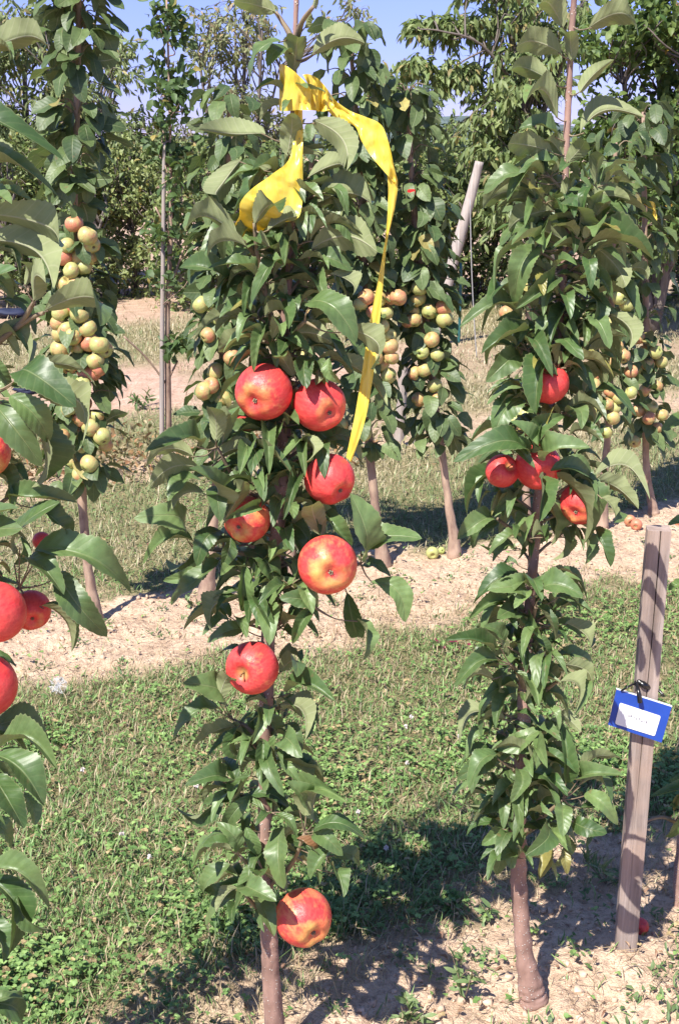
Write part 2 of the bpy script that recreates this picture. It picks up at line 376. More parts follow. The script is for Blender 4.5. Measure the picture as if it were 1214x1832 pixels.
# dried calyx: five little sepals in the hollow
mb = MB()
for k in range(5):
    t = k/5*2*PI; d = np.array([math.cos(t), math.sin(t), 0])
    tube(mb, [d*.03+(0, 0, -.64), d*.07+(0, 0, -.69), d*.04+(0, 0, -.75), d*.08+(0, 0, -.78)], [.02, .028, .018, .006], 6, 3)
me_calyx = mkme('calyx', np.vstack(mb.V), np.vstack(mb.F), M_calyx)
def orient(z):
    return Vector(tuple(z)).to_track_quat('Z', 'Y').to_euler()
TOCAM = nrm(np.array([0, -cp, sp_])); RIGHT = np.array([1., 0, 0]); UPI = np.array([0, sp_, cp])
def big_apple(px, py, r, Y, ax, label, group, blush=.5, stemside=False, sq=(1, 1, 1)):
    """ax = pixel offset (dx, dy) of the end that faces the viewer, as a share of the radius"""
    c = P(px, py, Y); rad = r*scale(py, Y)*1.0
    dx, dy = ax; dz = math.sqrt(max(.02, 1-dx*dx-dy*dy))
    v = RIGHT*dx - UPI*dy + TOCAM*dz; BALLS.append((c, rad))
    z = v if stemside else -v
    o = bpy.data.objects.new('apple', me_apple); C.objects.link(o)
    o.location = tuple(c); o.rotation_euler = orient(z); o.scale = (rad*sq[0], rad*sq[1], rad*sq[2])
    o['blush'] = blush; tag(o, label, 'apple', group)
    for nm, me in (('stem', me_stem), ('calyx', me_calyx)):
        q = bpy.data.objects.new(nm, me); C.objects.link(q); q.parent = o
    return o

D1, D2, D0 = 1.60, 1.745, 1.42
CLEAR = [(P(x_, y_, D1-.085), r_) for x_, y_, r_ in [(520,300,.03),(505,335,.04),(470,365,.04),(440,395,.03),(530,160,.04),(570,170,.03),(640,225,.03),(685,270,.03),(700,380,.025)]]
# ------------------------------------------------------------------ ground
def strip(x, y):
    """bare earth 0..1 along the tree rows"""
    c = y - .5*x; j = (fbm(x*2.3+3, y*2.3, 3)-.5)*.75; j2 = (fbm(x*9, y*9, 5)-.5)*.28
    cc = c + j*.6 + j2
    sm_ = .15*(1-smooth(-.32, -.02, x)); f = 1-smooth(1.84+sm_, 2.0+sm_, cc); f = f*(.45+.55*smooth(-.38, -.02, x+j*.5))
    f2 = smooth(3.27, 3.42, cc)*(1-smooth(4.0, 4.16, cc))
    f3 = smooth(5.45, 5.6, cc)*(1-smooth(6.1, 6.35, cc))*.75
    f4 = smooth(6.95, 7.2, cc)*(1-smooth(8.7, 9.1, cc))*(.45+.55*smooth(.38, .55, fbm(x*1.5, y*1.5, 88)))*(1-.5*smooth(-.5, 1.2, x))
    f5 = smooth(10.6, 11.4, cc)*.8
    return np.clip(f+f2+f3+f4+f5, 0, 1)
def gz(x, y):
    s = strip(x, y)
    z = (fbm(x*3.1, y*3.1, 21, 3)-.5)*.03 + s*((fbm(x*11, y*11, 23, 4)-.5)*.034) + (fbm(x*38, y*38, 29, 3)-.5)*.009*(.35+s)
    d = np.hypot(x-.49, y-1.84); z = z + .035*np.exp(-(d/.13)**2)
    return z - .004
def axis(lo, a_, b, hi, fine):
    m = np.arange(a_, b, fine); l = [a_]; st = fine
    while l[-1] > lo: st *= 1.12; l.append(l[-1]-st)
    r = [b]; st = fine
    while r[-1] < hi: st *= 1.12; r.append(r[-1]+st)
    return np.concatenate([np.array(l[1:][::-1]), m, np.array(r)])
xs = axis(-400, -1.35, 2.1, 400, .011); ys = axis(-40, 1.3, 5.2, 900, .011)
GX, GY = np.meshgrid(xs, ys, indexing='ij'); 
GZ = gz(GX, GY)*(1-smooth(16, 40, np.hypot(GX, GY)))
g = np.arange(GX.size).reshape(GX.shape)
Fq = np.stack([g[:-1, :-1], g[1:, :-1], g[1:, 1:], g[:-1, 1:]], -1).reshape(-1, 4)
s = strip(GX, GY); cdist = GY-.5*GX
pink = smooth(5.0, 8.0, cdist)
ground_mat, n, b, out = newmat('orchard_soil')
at = nd(n, 'ShaderNodeVertexColor', layer_name='col'); sep = nd(n, 'ShaderNodeSeparateColor'); n.links.new(at.outputs[0], sep.inputs[0])
tc = nd(n, 'ShaderNodeTexCoord'); O = tc.outputs['Object']
n1 = noise(n, 9, 6, O, .6); n2 = noise(n, 70, 5, O, .65); n3 = noise(n, 320, 3, O)
soil = mix(n, ramp(n, n1, [(.3, 0.0), (.7, 1.0)]), (.54, .375, .25), (.75, .565, .40))
soil = mix(n, sep.outputs[1], soil, mix(n, ramp(n, n1, [(.35, 0.0), (.65, 1.0)]), (.50, .32, .23), (.68, .48, .36)))
soil = mix(n, ramp(n, n2, [(.38, .6), (.52, 0.0)]), soil, (.27, .17, .12))
turf = mix(n, ramp(n, n2, [(.35, 0.0), (.65, 1.0)]), (.10, .115, .045), (.36, .29, .16))
turf = mix(n, math_(n, 'MULTIPLY', sep.outputs[2], .85), turf, mix(n, ramp(n, n2, [(.3, 0.0), (.7, 1.0)]), (.17, .17, .07), (.42, .33, .20)))
n.links.new(mix(n, sep.outputs[0], turf, soil), b.inputs['Base Color']); b.inputs['Roughness'].default_value = .95; b.inputs['Specular IOR Level'].default_value = .15
bump(n, b, math_(n, 'ADD', math_(n, 'MULTIPLY', n2, 1.2), math_(n, 'ADD', n1, math_(n, 'MULTIPLY', n3, .4))), .9, .012)
far = smooth(3.6, 6.0, GY)
tag(add_mesh('ground', np.stack([GX, GY, GZ], -1).reshape(-1, 3), Fq, ground_mat, col=np.stack([s, pink, far], -1).reshape(-1, 3)), kind='structure')

# ground plants -----------------------------------------------------------
def scatter(n, y0, y1, seed, power=1.6, spread=.42, marg=.35):
    rng = np.random.default_rng(seed); t = rng.random(n)
    q = 1-power+1                                     # density per area ~ y^-power (area grows with y)
    y = (y0**q + t*(y1**q-y0**q))**(1/q) if abs(q) > 1e-6 else y0*(y1/y0)**t
    x = (rng.random(n)*2-1)*(spread*y*.72+marg)
    return x, y, rng
def ground_leaves(name, x, y, rng, L, W, tilt, mat, col, nu=2, nv=2, arch=.1, z0=.0, z1=.0, **k):
    n_ = len(x); az = rng.uniform(0, 2*PI, n_); t = rng.uniform(*tilt, n_)
    D = np.stack([np.cos(az)*np.cos(t), np.sin(az)*np.cos(t), np.sin(t)], 1)
    N = np.stack([-np.cos(az)*np.sin(t), -np.sin(az)*np.sin(t), np.cos(t)], 1)
    B = np.stack([x, y, gz(x, y)+rng.uniform(z0, z1+1e-6, n_)], 1)
    return leaves(name, B, D, N, L, W, arch, mat, None, col, nu, nv, seed=rng.integers(1e6), **k)
def green_amount(x, y): return fbm(x*1.7+20, y*1.7, 41, 3)
# clover and broad-leaved turf
x, y, rng = scatter(100000, 1.5, 5.0, 101, 2.2)
s = strip(x, y); ga = green_amount(x, y); c = y-.5*x
dens = .95*(.4+.6*smooth(.36, .5, fbm(x*5+4, y*5, 15)))*(.22+.78*smooth(.40, .56, fbm(x*2.3+14, y*2.3+6, 25)))*(1-s)**2*(.25+.75*smooth(.40, .56, ga))*(.35+.9*fbm(x*9, y*9, 71))*(1-smooth(3.0, 3.35, c)*(1-smooth(4.1, 4.3, c)))*np.where(c > 4.1, .35, 1)
keep = rng.random(len(x)) < np.clip(dens+.012, 0, 1); x, y = x[keep], y[keep]; n_ = len(x)
az = rng.uniform(0, 2*PI, n_); h = rng.uniform(.008, .04, n_)*np.where(fbm(x*6, y*6, 8) > .5, 1.1, .7)
tl = rng.uniform(-.1, .5, n_); rad = rng.uniform(.0038, .0088, n_)
X3 = np.repeat(x, 3); Y3 = np.repeat(y, 3); A3 = np.repeat(az, 3)+np.tile([0, 2.09, 4.19], n_)+rng.normal(0, .15, n_*3); H3 = np.repeat(h, 3); R3 = np.repeat(rad, 3)
tz = np.repeat(rng.uniform(-.35, .5, n_), 3)+np.repeat(rng.uniform(-.5, .5, n_), 3)*np.cos(A3)
D = np.stack([np.cos(A3)*np.cos(tz), np.sin(A3)*np.cos(tz), np.sin(tz)], 1); N = np.stack([-np.cos(A3)*np.sin(tz), -np.sin(A3)*np.sin(tz), np.cos(tz)], 1)
B = np.stack([X3, Y3, gz(X3, Y3)+H3], 1)
colc = np.repeat(greens(n_, rng, (.09, .185, .045), (.30, .44, .135), .08, (.46, .34, .17)), 3, 0)
o = leaves('clover', B, D, N, R3*1.25, R3*1.25, .05, M_blade, None, colc, 3, 2, cup=.25, wave=0, seed=5, shape=(.6, .6))
tag(o, kind='stuff')
# grass blades, green and dry, near
def grass(name, n0, y0, y1, seed, fdens, hl, wl, ca, cb, dry, power=2.0):
    x, y, rng = scatter(n0, y0, y1, seed, power); keep = rng.random(n0) < fdens(x, y); x, y = x[keep], y[keep]; n_ = len(x)
    L = rng.uniform(*hl, n_)*(.6+.8*fbm(x*5, y*5, 61)); W = rng.uniform(*wl, n_)
    col = greens(n_, rng, ca, cb, dry, (.50, .40, .25))
    return tag(ground_leaves(name, x, y, rng, L, W, (.25, 1.35), M_blade, col, 3, 1, arch=rng.uniform(.02, .2, n_), cup=0, wave=0, shape=(.35, .5), bend=.1), kind='stuff')
def dn(x, y):
    s = strip(x, y); c = y-.5*x
    return np.clip((1-s)**1.5*(.55+.6*fbm(x*4+9, y*4, 77))+.02, 0, 1)
grass('grass', 110000, 1.5, 4.0, 7, dn, (.012, .042), (.0018, .004), (.10, .20, .05), (.28, .41, .14), .30)
# taller tufts in the shady strip behind the trees
def dt(x, y):
    c = y-.5*x; t = fbm(x*3+2, y*3+1, 91)
    return np.clip(smooth(1.85, 1.95, c)*(1-smooth(2.15, 2.35, c))*smooth(.42, .6, t), 0, 1)
grass('grass_tufts', 26000, 1.6, 3.2, 17, dt, (.03, .085), (.0018, .0034), (.07, .14, .04), (.13, .20, .06), .18)
# dry fringe beside the earth strip
def df(x, y):
    c = y-.5*x+(fbm(x*3, y*3, 13)-.5)*.4; s = strip(x, y)
    return np.clip((smooth(2.75, 3.15, c)*(1-smooth(3.45, 3.6, c))+smooth(1.75, 1.85, c)*(1-smooth(1.95, 2.1, c))*.7)*.9, 0, 1)*(.3+.9*fbm(x*8, y*8, 19))
grass('dry_grass', 50000, 1.6, 4.4, 27, df, (.015, .05), (.0014, .003), (.36, .28, .15), (.50, .38, .23), .25)
def dm(x, y):
    s = strip(x, y); return np.clip((1-s)**1.3*(.5+.6*fbm(x*2, y*2, 99)), 0, 1)
x, y, rng = scatter(110000, 3.9, 12.0, 37, 1.5, .42, .5); keep = rng.random(len(x)) < dm(x, y); x, y = x[keep], y[keep]; n_ = len(x)
gm = smooth(.42, .62, fbm(x*1.1+7, y*1.1+2, 55))*(1-smooth(6.5, 8.5, y)*.7)
ca = greens(n_, rng, (.16, .21, .08), (.26, .31, .13)); cb = greens(n_, rng, (.42, .36, .22), (.56, .47, .30))
m_ = (rng.random(n_) < gm*.75+.12)[:, None]; col = np.where(m_, ca, cb)
tag(ground_leaves('mown_grass', x, y, rng, rng.uniform(.02, .055, n_)*(1+.05*y), rng.uniform(.003, .006, n_)*(.5+y*.12), (.2, 1.3), M_blade, col, 2, 1, arch=.08, cup=0, wave=0, shape=(.35, .5)), kind='stuff')
# straw, dead leaves, crumbs of earth
x, y, rng = scatter(16000, 1.5, 5.0, 47, 2.0); s = strip(x, y); keep = rng.random(len(x)) < .35+.4*s*smooth(.5, .62, fbm(x*4, y*4, 31)); x, y = x[keep], y[keep]
tag(ground_leaves('straw', x, y, rng, rng.uniform(.02, .07, len(x)), rng.uniform(.0008, .0018, len(x)), (-.02, .25), M_blade, greens(len(x), rng, (.30, .2, .12), (.5, .38, .24)), 3, 1, arch=.05, z0=.002, z1=.012, cup=0, wave=0, shape=(.2, .2), bend=.2), kind='stuff')
x, y, rng = scatter(2600, 1.5, 5.5, 57, 2.0); keep = rng.random(len(x)) < .5; x, y = x[keep], y[keep]
tag(ground_leaves('leaf_litter', x, y, rng, rng.uniform(.006, .018, len(x)), rng.uniform(.004, .010, len(x)), (-.1, .6), M_blade, greens(len(x), rng, (.24, .12, .08), (.44, .28, .17)), 4, 2, arch=.2, z0=.002, z1=.014, cup=.5, wave=.1), kind='stuff')
x, y, rng = scatter(15000, 1.5, 5.0, 67, 2.0); s = strip(x, y); keep = rng.random(len(x)) < s**2*.85; x, y = x[keep], y[keep]; n_ = len(x)
rr = .0012+.007*rng.random(n_)**6+.0018*rng.random(n_); ic = np.array([[1,1,1],[-1,-1,1],[-1,1,-1],[1,-1,-1],[1.1,-1,.8],[-.9,1.1,1],[1,.9,-1],[-1,-1.1,-1]])*.6
jit = rng.normal(0, .34, (n_, 8, 3)); V = np.stack([x, y, gz(x, y)+rr*.2], 1)[:, None]+(ic[None]+jit)*rr[:, None, None]
cf = np.array([[1,7,2,5],[1,4,3,7],[0,5,2,6],[0,6,3,4],[0,4,1,5],[2,7,3,6]])
soil_crumb = plain('earth_crumb', (.52, .38, .27), .95, .1, 0, .3, 60)
tag(add_mesh('soil_crumbs', V.reshape(-1, 3), (cf[None]+(np.arange(n_)*8)[:, None, None]).reshape(-1, 4), soil_crumb, sm=True), kind='stuff')
# small creeping weeds on the earth
x, y, rng = scatter(420, 1.6, 4.6, 87, 1.8); s = strip(x, y); keep = rng.random(len(x)) < .6*s; x, y = x[keep], y[keep]
X_ = np.repeat(x, 16)+rng.normal(0, .014, len(x)*16); Y_ = np.repeat(y, 16)+rng.normal(0, .014, len(x)*16)
tag(ground_leaves('ground_weeds', X_, Y_, rng, rng.uniform(.006, .022, len(X_)), rng.uniform(.003, .008, len(X_)), (0, 1.2), M_blade, greens(len(X_), rng, (.08, .15, .05), (.17, .24, .09)), 3, 2, z0=0, z1=.012), kind='stuff')
# hills far behind
hx = np.linspace(-260, 260, 90); hz = 5+3.5*np.sin(hx/60+1)+2*np.sin(hx/21)+1.3*vnoise(hx/6, hx*0, 3)
V = []; 
for k, (dy, f) in enumerate([(0, 0), (25, .55), (60, 1), (140, 0)]):
    V.append(np.stack([hx, 320+dy+0*hx, -.2+hz*f+vnoise(hx*.3, hx*0+k, 4)*.5*f], 1))
V = np.vstack(V); g = np.arange(360).reshape(4, 90); Fq = np.stack([g[:-1, :-1], g[:-1, 1:], g[1:, 1:], g[1:, :-1]], -1).reshape(-1, 4)
tag(add_mesh('hills', V, Fq, plain('wooded_hill', (.10, .13, .12), .95, .1, 0, .4, .15)), kind='structure')

# ------------------------------------------------------------------ the big red apples
BALLS = []
GA = 'large red apples on the front trees'
big_apple(471, 702, 53, D1-.045, (-.34, .47), 'large red apple, blossom end lower left, left of the topmost pair on the middle tree', GA, .62)
big_apple(572, 725, 49, D1-.035, (.50, .45), 'large red apple on the right of the topmost pair on the middle tree', GA, .75)
big_apple(590, 858, 47, D1-.04, (.55, .60), 'bright red apple below the topmost pair, on the right of the middle tree', GA, .85)
big_apple(441, 930, 43, D1-.03, (-.40, .42), 'red apple with green base half behind leaves, left of the middle trunk', GA, .45)
big_apple(586, 1011, 55, D1-.085, (.15, .30), 'largest red apple, yellow mottled, blossom end facing out, right of the middle trunk', GA, .42)
big_apple(452, 1194, 49, D1-.05, (-.48, .22), 'red apple resting above a leaf rosette with its stem hollow facing left', GA, .60, True)
big_apple(543, 1642, 53, D1-.055, (.48, .47), 'lowest apple of the middle tree, red and golden, beside the bare trunk', GA, .40)
big_apple(440, 748, 24, D1+.02, (-.3, .6), 'dark red apple peeping out under the topmost left apple', GA, .9)
big_apple(519, 722, 32, D1+.02, (.1, .6), 'golden apple almost hidden between the topmost pair of apples', GA, .0)
big_apple(980, 687, 38, D2-.035, (-.05, -.80), 'highest red apple of the tree beside the stake, leaf across its left side', GA, .85, True)
big_apple(897, 843, 31, D2-.03, (.5, -.35), 'red apple on the left of the trio behind a star of leaves', GA, .7, True)
big_apple(962, 835, 43, D2-.03, (.2, .5), 'deep red apple in the middle of the trio behind a star of leaves', GA, .95)
big_apple(1040, 900, 41, D2-.035, (-.5, .55), 'red apple with orange base, rightmost of the leafy trio', GA, .6)
big_apple(-9, 1096, 57, D0-.06, (-.3, .3), 'large red apple cut by the left edge, upper of two', GA, .9)
big_apple(56, 1092, 37, D0+.01, (.3, .5), 'red apple half behind the upper apple at the left edge', GA, .85)
big_apple(-28, 1228, 60, D0-.05, (-.2, .4), 'large red apple cut by the left edge, lower of two', GA, .95)
big_apple(-27, 810, 48, D0-.02, (.3, .5), 'orange red apple sliver at the left edge beside hanging leaves', GA, .45)
big_apple(75, 968, 17, D0+.06, (.3, .5), 'small red apple behind the upright leaf at the left edge', GA, .9)


# ------------------------------------------------------------------ front row trees
def polyP(pts, D, dd=None):
    return np.array([P(p[0], p[1], D+(dd[i] if dd else 0)) for i, p in enumerate(pts)])
def parse(s):
    out_ = []
    for ln in s.strip().split(';'):
        t = ln.split()
        if len(t) >= 5: out_.append(tuple(float(v) for v in t[:5])+((t[5] if len(t) > 5 else 'T'),))
    return out_
def front_tree(root, spine, D, spurs, data, seed, fill, fcol=((.056, .112, .032), (.165, .245, .085))):
    """spine: (px, py, width px); fill: (y0, y1, count, radius px)"""
    rng = np.random.default_rng(seed)
    sx = np.array([p[0] for p in spine]); sy = np.array([p[1] for p in spine])
    mb = MB(); tube(mb, [P(p[0], p[1], D) for p in spine], [p[2]/2*scale(p[1], D) for p in spine], 16, 14, .22, seed)
    mb.build('trunk', M_bark, root)
    tw = MB(); att = []
    for s_ in spurs:
        dds = np.linspace(-.05 if rng.random() < .6 else .01, 0, len(s_)); pts = [P(q[0], q[1], D+dd) for q, dd in zip(s_, dds)]
        bm_ = MB(); tube(bm_, pts, np.linspace(.0024, .0042, len(s_)), 8, 6, .25, seed+len(att)); bm_.build('branch', M_twig, root)
        for i in range(len(s_)-1):
            for t in (0, .25, .5, .75, 1): att.append((s_[i][0]*(1-t)+s_[i+1][0]*t, s_[i][1]*(1-t)+s_[i+1][1]*t, D+dds[i]*(1-t)+dds[i+1]*t))
    o_ = np.argsort(sy)
    for yy in np.arange(sy.min(), sy.max(), 12.): att.append((np.interp(yy, sy[o_], sx[o_]), yy, D))
    att = np.array(att)
    B = []; T = []; N = []; Wd = []; A = []; col = []
    def put(b_, t_, w_, mode, arch):
        L = np.linalg.norm(t_-b_); d = (t_-b_)/(L+1e-9); hor = abs(d[0])
        if mode == 'U': nn = -TOCAM*.80+np.array([0, 0, .62])+RIGHT*rng.normal(0, .2)
        elif mode == 'D': nn = np.array([.75, -.42, .45])
        else: nn = TOCAM*.58+np.array([0, 0, .72])+RIGHT*rng.normal(0, .45)
        nn = nrm(nn-d*np.dot(nn, d)); vis = max(.55, abs(np.dot(nn, TOCAM)))
        B.append(b_); T.append(t_); N.append(nn); Wd.append(min(w_*1.0/vis, L*.53)); A.append(arch)
        k = rng.random(); c = np.array(fcol[0])*(1-k)+np.array(fcol[1])*k
        if mode == 'B': c = np.array([.30, .15, .07])
        if mode == 'Y': c = np.array([.22, .20, .06])
        col.append(c*rng.uniform(.85, 1.15))
    for (bx, by, tx, ty, w_, mode) in parse(data):
        d2 = (att[:, 0]-bx)**2+((att[:, 1]-by-6))**2; j = int(np.argmin(d2)); ax_, ay_, ad = att[j]
        dist = math.sqrt(d2[j]); ad = D if dist > 120 else ad
        out_d = rng.uniform(-.055, -.008) if mode != 'D' else rng.uniform(-.02, .02)
        yb = ad+out_d*.6; yt = ad+out_d+rng.uniform(-.045, .02)
        b_ = P(bx, by, yb); t_ = P(tx, ty, yt); s_ = scale(by, yb)
        ang = .25+.9*abs(tx-bx)/(abs(tx-bx)+abs(ty-by)+1)
        put(b_, t_, w_*s_, mode, (.07+.17*ang)*rng.uniform(.7, 1.2))
        r_ = 1; e_ = P(bx+(ax_-bx)*r_, by+(ay_-by)*r_, yb+(ad-yb)*r_)
        mid_ = (b_+e_)/2+np.array([0, 0, -.004*dist/40]) 
        tube(tw, [b_+(t_-b_)*.06, mid_, e_], [.0008, .0009, .0015 if dist < 75 else .0024], 6, 4, cap=False)
    nhand = len(B)
    az = rng.uniform(0, 6.28)
    for (y0, y1, cnt, rp) in fill:                     # spurs round the stem, each with a whorl of leaves
        ns_ = max(1, int(round(cnt/6.5)))
        for q in range(ns_):
            yy = y0+(y1-y0)*(q+rng.uniform(.1, .9))/ns_; xx = np.interp(yy, sy[o_], sx[o_]); s_ = scale(yy, D)
            az += 2.4+rng.normal(0, .4)
            od0 = np.array([math.cos(az), math.sin(az), 0]); c0 = P(xx, yy, D); c1 = c0+od0*rng.uniform(.12, .42)*rp*s_+np.array([0, 0, rng.uniform(0, .015)])
            tube(tw, [c0+np.array([0, 0, -.016]), (c0+c1)/2+np.array([0, 0, -.006]), c1], [.0026, .0022, .0019], 6, 3, .15, cap=False)
            la = rng.uniform(0, 6.28)
            for k_ in range(rng.integers(5, 9)):
                la += 2.4+rng.normal(0, .25); od = nrm(np.array([math.cos(la), math.sin(la), 0])+od0*.55)
                L = rng.uniform(.040, .072)*min(1, rp/115+.1); el = rng.uniform(-.15, .75)
                d = nrm(od*math.cos(el)+np.array([0, 0, math.sin(el)])); b_ = c1+d*rng.uniform(.008, .018); t_ = b_+d*L
                t_[2] -= L*rng.uniform(.0, .45)
                B.append(b_); T.append(t_); N.append(od*.25*rng.uniform(-1, 1)+np.array([0, 0, 1.])+rng.normal(0, .22, 3)); Wd.append(L*rng.uniform(.33, .46)); A.append(rng.uniform(.14, .28))
                k = rng.random(); cc = (np.array(fcol[0])*(1-k)+np.array(fcol[1])*k)*rng.uniform(.8, 1.2)
                if rng.random() < .02: cc = np.array([.26, .24, .06])
                col.append(cc); tube(tw, [c1, (c1+b_)/2+np.array([0, 0, .001]), b_+d*.004], [.0009, .0008, .0008], 5, 3, cap=False)
    keep = []
    for i in range(len(B)):                            # no leaf runs through an apple
        ok = True
        if i >= nhand and any(np.linalg.norm(q_-c_) < r_ for c_, r_ in CLEAR for q_ in (B[i], (B[i]+T[i])/2, T[i])): ok = False
        for c_, r_ in BALLS:
            for t in (.15, .5, .8, 1):
                q = B[i]*(1-t)+T[i]*t+N[i]/np.linalg.norm(N[i])*A[i]*np.linalg.norm(T[i]-B[i])*math.sin(PI*t); dd = np.linalg.norm(q-c_)
                if dd < r_*1.12:
                    if i >= nhand: ok = False
                    else:
                        sh = TOCAM*max(0, (r_*1.22-np.dot(q-c_, TOCAM))*.9); B[i] = B[i]+sh*(.7 if t > .3 else 1); T[i] = T[i]+sh
        keep.append(ok)
    keep = np.array(keep); B = np.array(B)[keep]; T = np.array(T)[keep]; N = np.array(N)[keep]; Wd = np.array(Wd)[keep]; A = np.array(A)[keep]; col = np.array(col)[keep]; Dv = T-B
    leaves('foliage', B, Dv, np.array(N), np.linalg.norm(Dv, axis=1), np.array(Wd), np.array(A), M_leaf, root, np.array(col), 28, 8, cup=.50, wave=.055, serr=.05, seed=seed, shape=(.90, .55), bend=.09, curl=.24)
    tw.build('leaf_stalks', M_twig, root)

# ---- tree 1, the middle of the picture
t1 = empty('apple_tree', G(493, 1895)); tag(t1, 'slim front apple tree with seven large red apples and yellow tape near its top', 'tree', 'slim apple trees of the front row')
sp1 = [(531,-60,7),(530,0,9),(528,60,9),(524,200,10),(519,300,11),(520,450,14),(509,570,17),(511,700,20),(506,830,24),(490,1000,25),(480,1145,27),(474,1300,25),(473,1450,24),(474,1530,25),(480,1660,28),(484,1730,32),(490,1830,35),(493,1910,42)]
spurs1 = [[(455,398),(461,460),(478,540),(506,640)],[(388,800),(430,868),(495,905)],[(418,1288),(446,1305),(474,1345)],[(545,1490),(522,1545),(480,1585)],[(560,1085),(528,1098),(485,1122)],[(645,1008),(600,1022),(497,1005)],[(428,1530),(452,1556),(474,1592)],[(438,1600),(474,1642)],[(345,980),(400,985),(492,1000)],[(452,560),(480,580),(508,620)],[(545,575),(520,600),(510,640)],[(560,12),(540,40),(529,75)],[(493,22),(512,50),(528,80)],[(425,425),(452,450),(470,500)]]
data1 = '''493 22 418 -4 32 U;525 130 531 48 58 U;559 97 652 64 34 U;502 72 437 140 40 T;520 95 480 108 26 T;475 240 357 222 34 U;514 278 524 198 48 U;559 215 629 305 42 U;550 318 622 294 32 U;
432 285 372 358 44 U;467 300 438 384 40 T;500 300 452 340 36 U;555 371 670 357 40 U;588 345 613 392 28 U;557 446 677 443 48 U;426 425 322 392 34 U;440 440 364 450 34 U;455 402 502 366 30 U;478 413 532 384 32 U;483 442 455 424 38 U;
560 12 570 -14 16 U;545 50 562 30 16 D;408 502 326 466 36 T;462 512 390 462 36 T;440 532 416 506 32 U;450 578 345 600 32 U;458 602 388 626 40 U;468 545 506 503 28 U;477 588 455 660 32 T;492 598 523 676 32 T;517 490 551 454 26 U;558 470 623 470 28 T;
548 545 640 588 44 T;590 490 643 522 34 U;517 602 594 610 40 U;622 590 692 650 44 U;590 640 700 704 34 U;556 640 548 688 24 T;575 642 582 692 22 U;590 645 602 692 22 T;590 400 640 430 30 T;500 400 470 450 26 T;560 300 600 330 34 T;
386 790 376 722 34 U;398 795 418 732 42 U;356 800 272 787 26 T;347 817 257 822 28 U;357 838 267 867 32 U;367 862 299 886 34 T;368 885 304 908 28 U;382 826 470 829 28 U;372 895 376 830 34 T;390 870 392 915 30 T;
327 946 272 913 38 T;347 970 255 988 28 T;347 985 298 1012 26 D;392 1003 294 1072 38 T;372 985 300 1040 30 D;396 950 352 1004 32 T;412 962 399 1014 34 T;436 984 497 1052 38 T;436 1010 442 1102 40 T;427 1070 364 1121 30 U;442 1126 370 1143 28 T;532 985 478 1003 26 T;
532 1035 464 1122 32 T;462 892 400 882 28 T;402 940 442 858 34 U;467 906 418 924 24 D;577 958 562 892 30 U;583 915 632 972 30 T;645 992 652 890 36 T;658 996 747 957 46 T;646 1014 698 1020 30 D;664 1040 728 1110 34 T;620 1060 644 1150 40 T;
638 1108 663 1172 26 D;559 1090 524 1148 42 T;555 1080 512 1064 26 D;495 932 556 962 34 D;470 1090 480 1130 28 T;505 1000 530 1060 30 D;500 870 540 835 26 T;480 850 445 800 30 T;505 760 480 800 28 T;540 780 560 830 26 U;500 720 470 770 26 D;
395 1246 427 1196 28 U;390 1253 354 1213 34 T;394 1270 309 1299 36 T;421 1300 345 1329 26 U;426 1298 432 1367 26 T;455 1268 458 1320 40 T;476 1275 492 1318 32 T;470 1322 466 1397 36 T;494 1312 504 1372 26 T;514 1240 595 1249 28 T;500 1263 557 1316 28 U;
500 1203 542 1190 26 U;498 1180 540 1178 24 D;505 1330 530 1348 26 T;402 1400 352 1386 28 T;402 1408 319 1470 28 D;510 1375 560 1412 34 U;522 1388 556 1442 38 D;446 1424 399 1492 30 T;457 1430 520 1472 36 D;503 1480 495 1584 34 T;563 1468 597 1424 34 T;
560 1486 652 1496 28 T;560 1492 606 1527 36 T;536 1450 524 1400 40 D;547 1448 560 1390 30 D;530 1500 572 1527 28 B;602 1515 552 1570 44 T;597 1530 652 1547 28 D;597 1560 622 1592 22 T;415 1520 361 1532 28 U;418 1515 363 1508 26 D;412 1546 348 1602 30 T;
412 1580 364 1590 22 D;425 1522 402 1476 28 T;427 1590 386 1630 26 U;428 1618 415 1647 20 T;440 1588 490 1606 32 T;495 1626 461 1646 24 U;510 1595 463 1564 30 U;470 1560 430 1575 26 T;530 1545 575 1572 28 D;440 1480 462 1530 26 T;450 1385 420 1435 28 T;480 1370 450 1345 26 T'''
front_tree(t1, sp1, D1, spurs1, data1, 11, [(150, 460, 16, 60), (330, 640, 165, 150), (640, 820, 84, 135), (800, 1130, 155, 165), (1180, 1330, 22, 75), (1330, 1600, 62, 105)])

# ---- tree 2
t2 = empty('apple_tree', G(950, 1800)); tag(t2, 'slim front apple tree with four red apples, left of the stake with blue card', 'tree', 'slim apple trees of the front row')
sp2 = [(1028,-60,8),(1026,0,11),(1021,70,11),(1015,200,12),(1011,310,12),(1014,400,11),(1004,520,15),(994,620,17),(976,780,19),(958,940,20),(951,1030,19),(940,1180,22),(936,1290,25),(929,1410,25),(927,1520,27),(928,1600,30),(937,1700,32),(948,1765,44),(953,1795,50),(955,1830,40)]
spurs2 = [[(912,1188),(926,1205),(940,1240)],[(916,1376),(926,1388),(932,1410)],[(1006,1430),(970,1462),(928,1500)],[(952,848),(960,866),(966,890)],[(1045,850),(1005,878),(966,905)],[(885,925),(920,950),(958,960)],[(1012,350),(1010,390)],[(990,495),(1000,520),(1000,560)],[(1000,1215),(975,1235),(940,1260)],[(958,1085),(952,1110),(944,1150)],[(930,590),(960,600),(992,640)]]
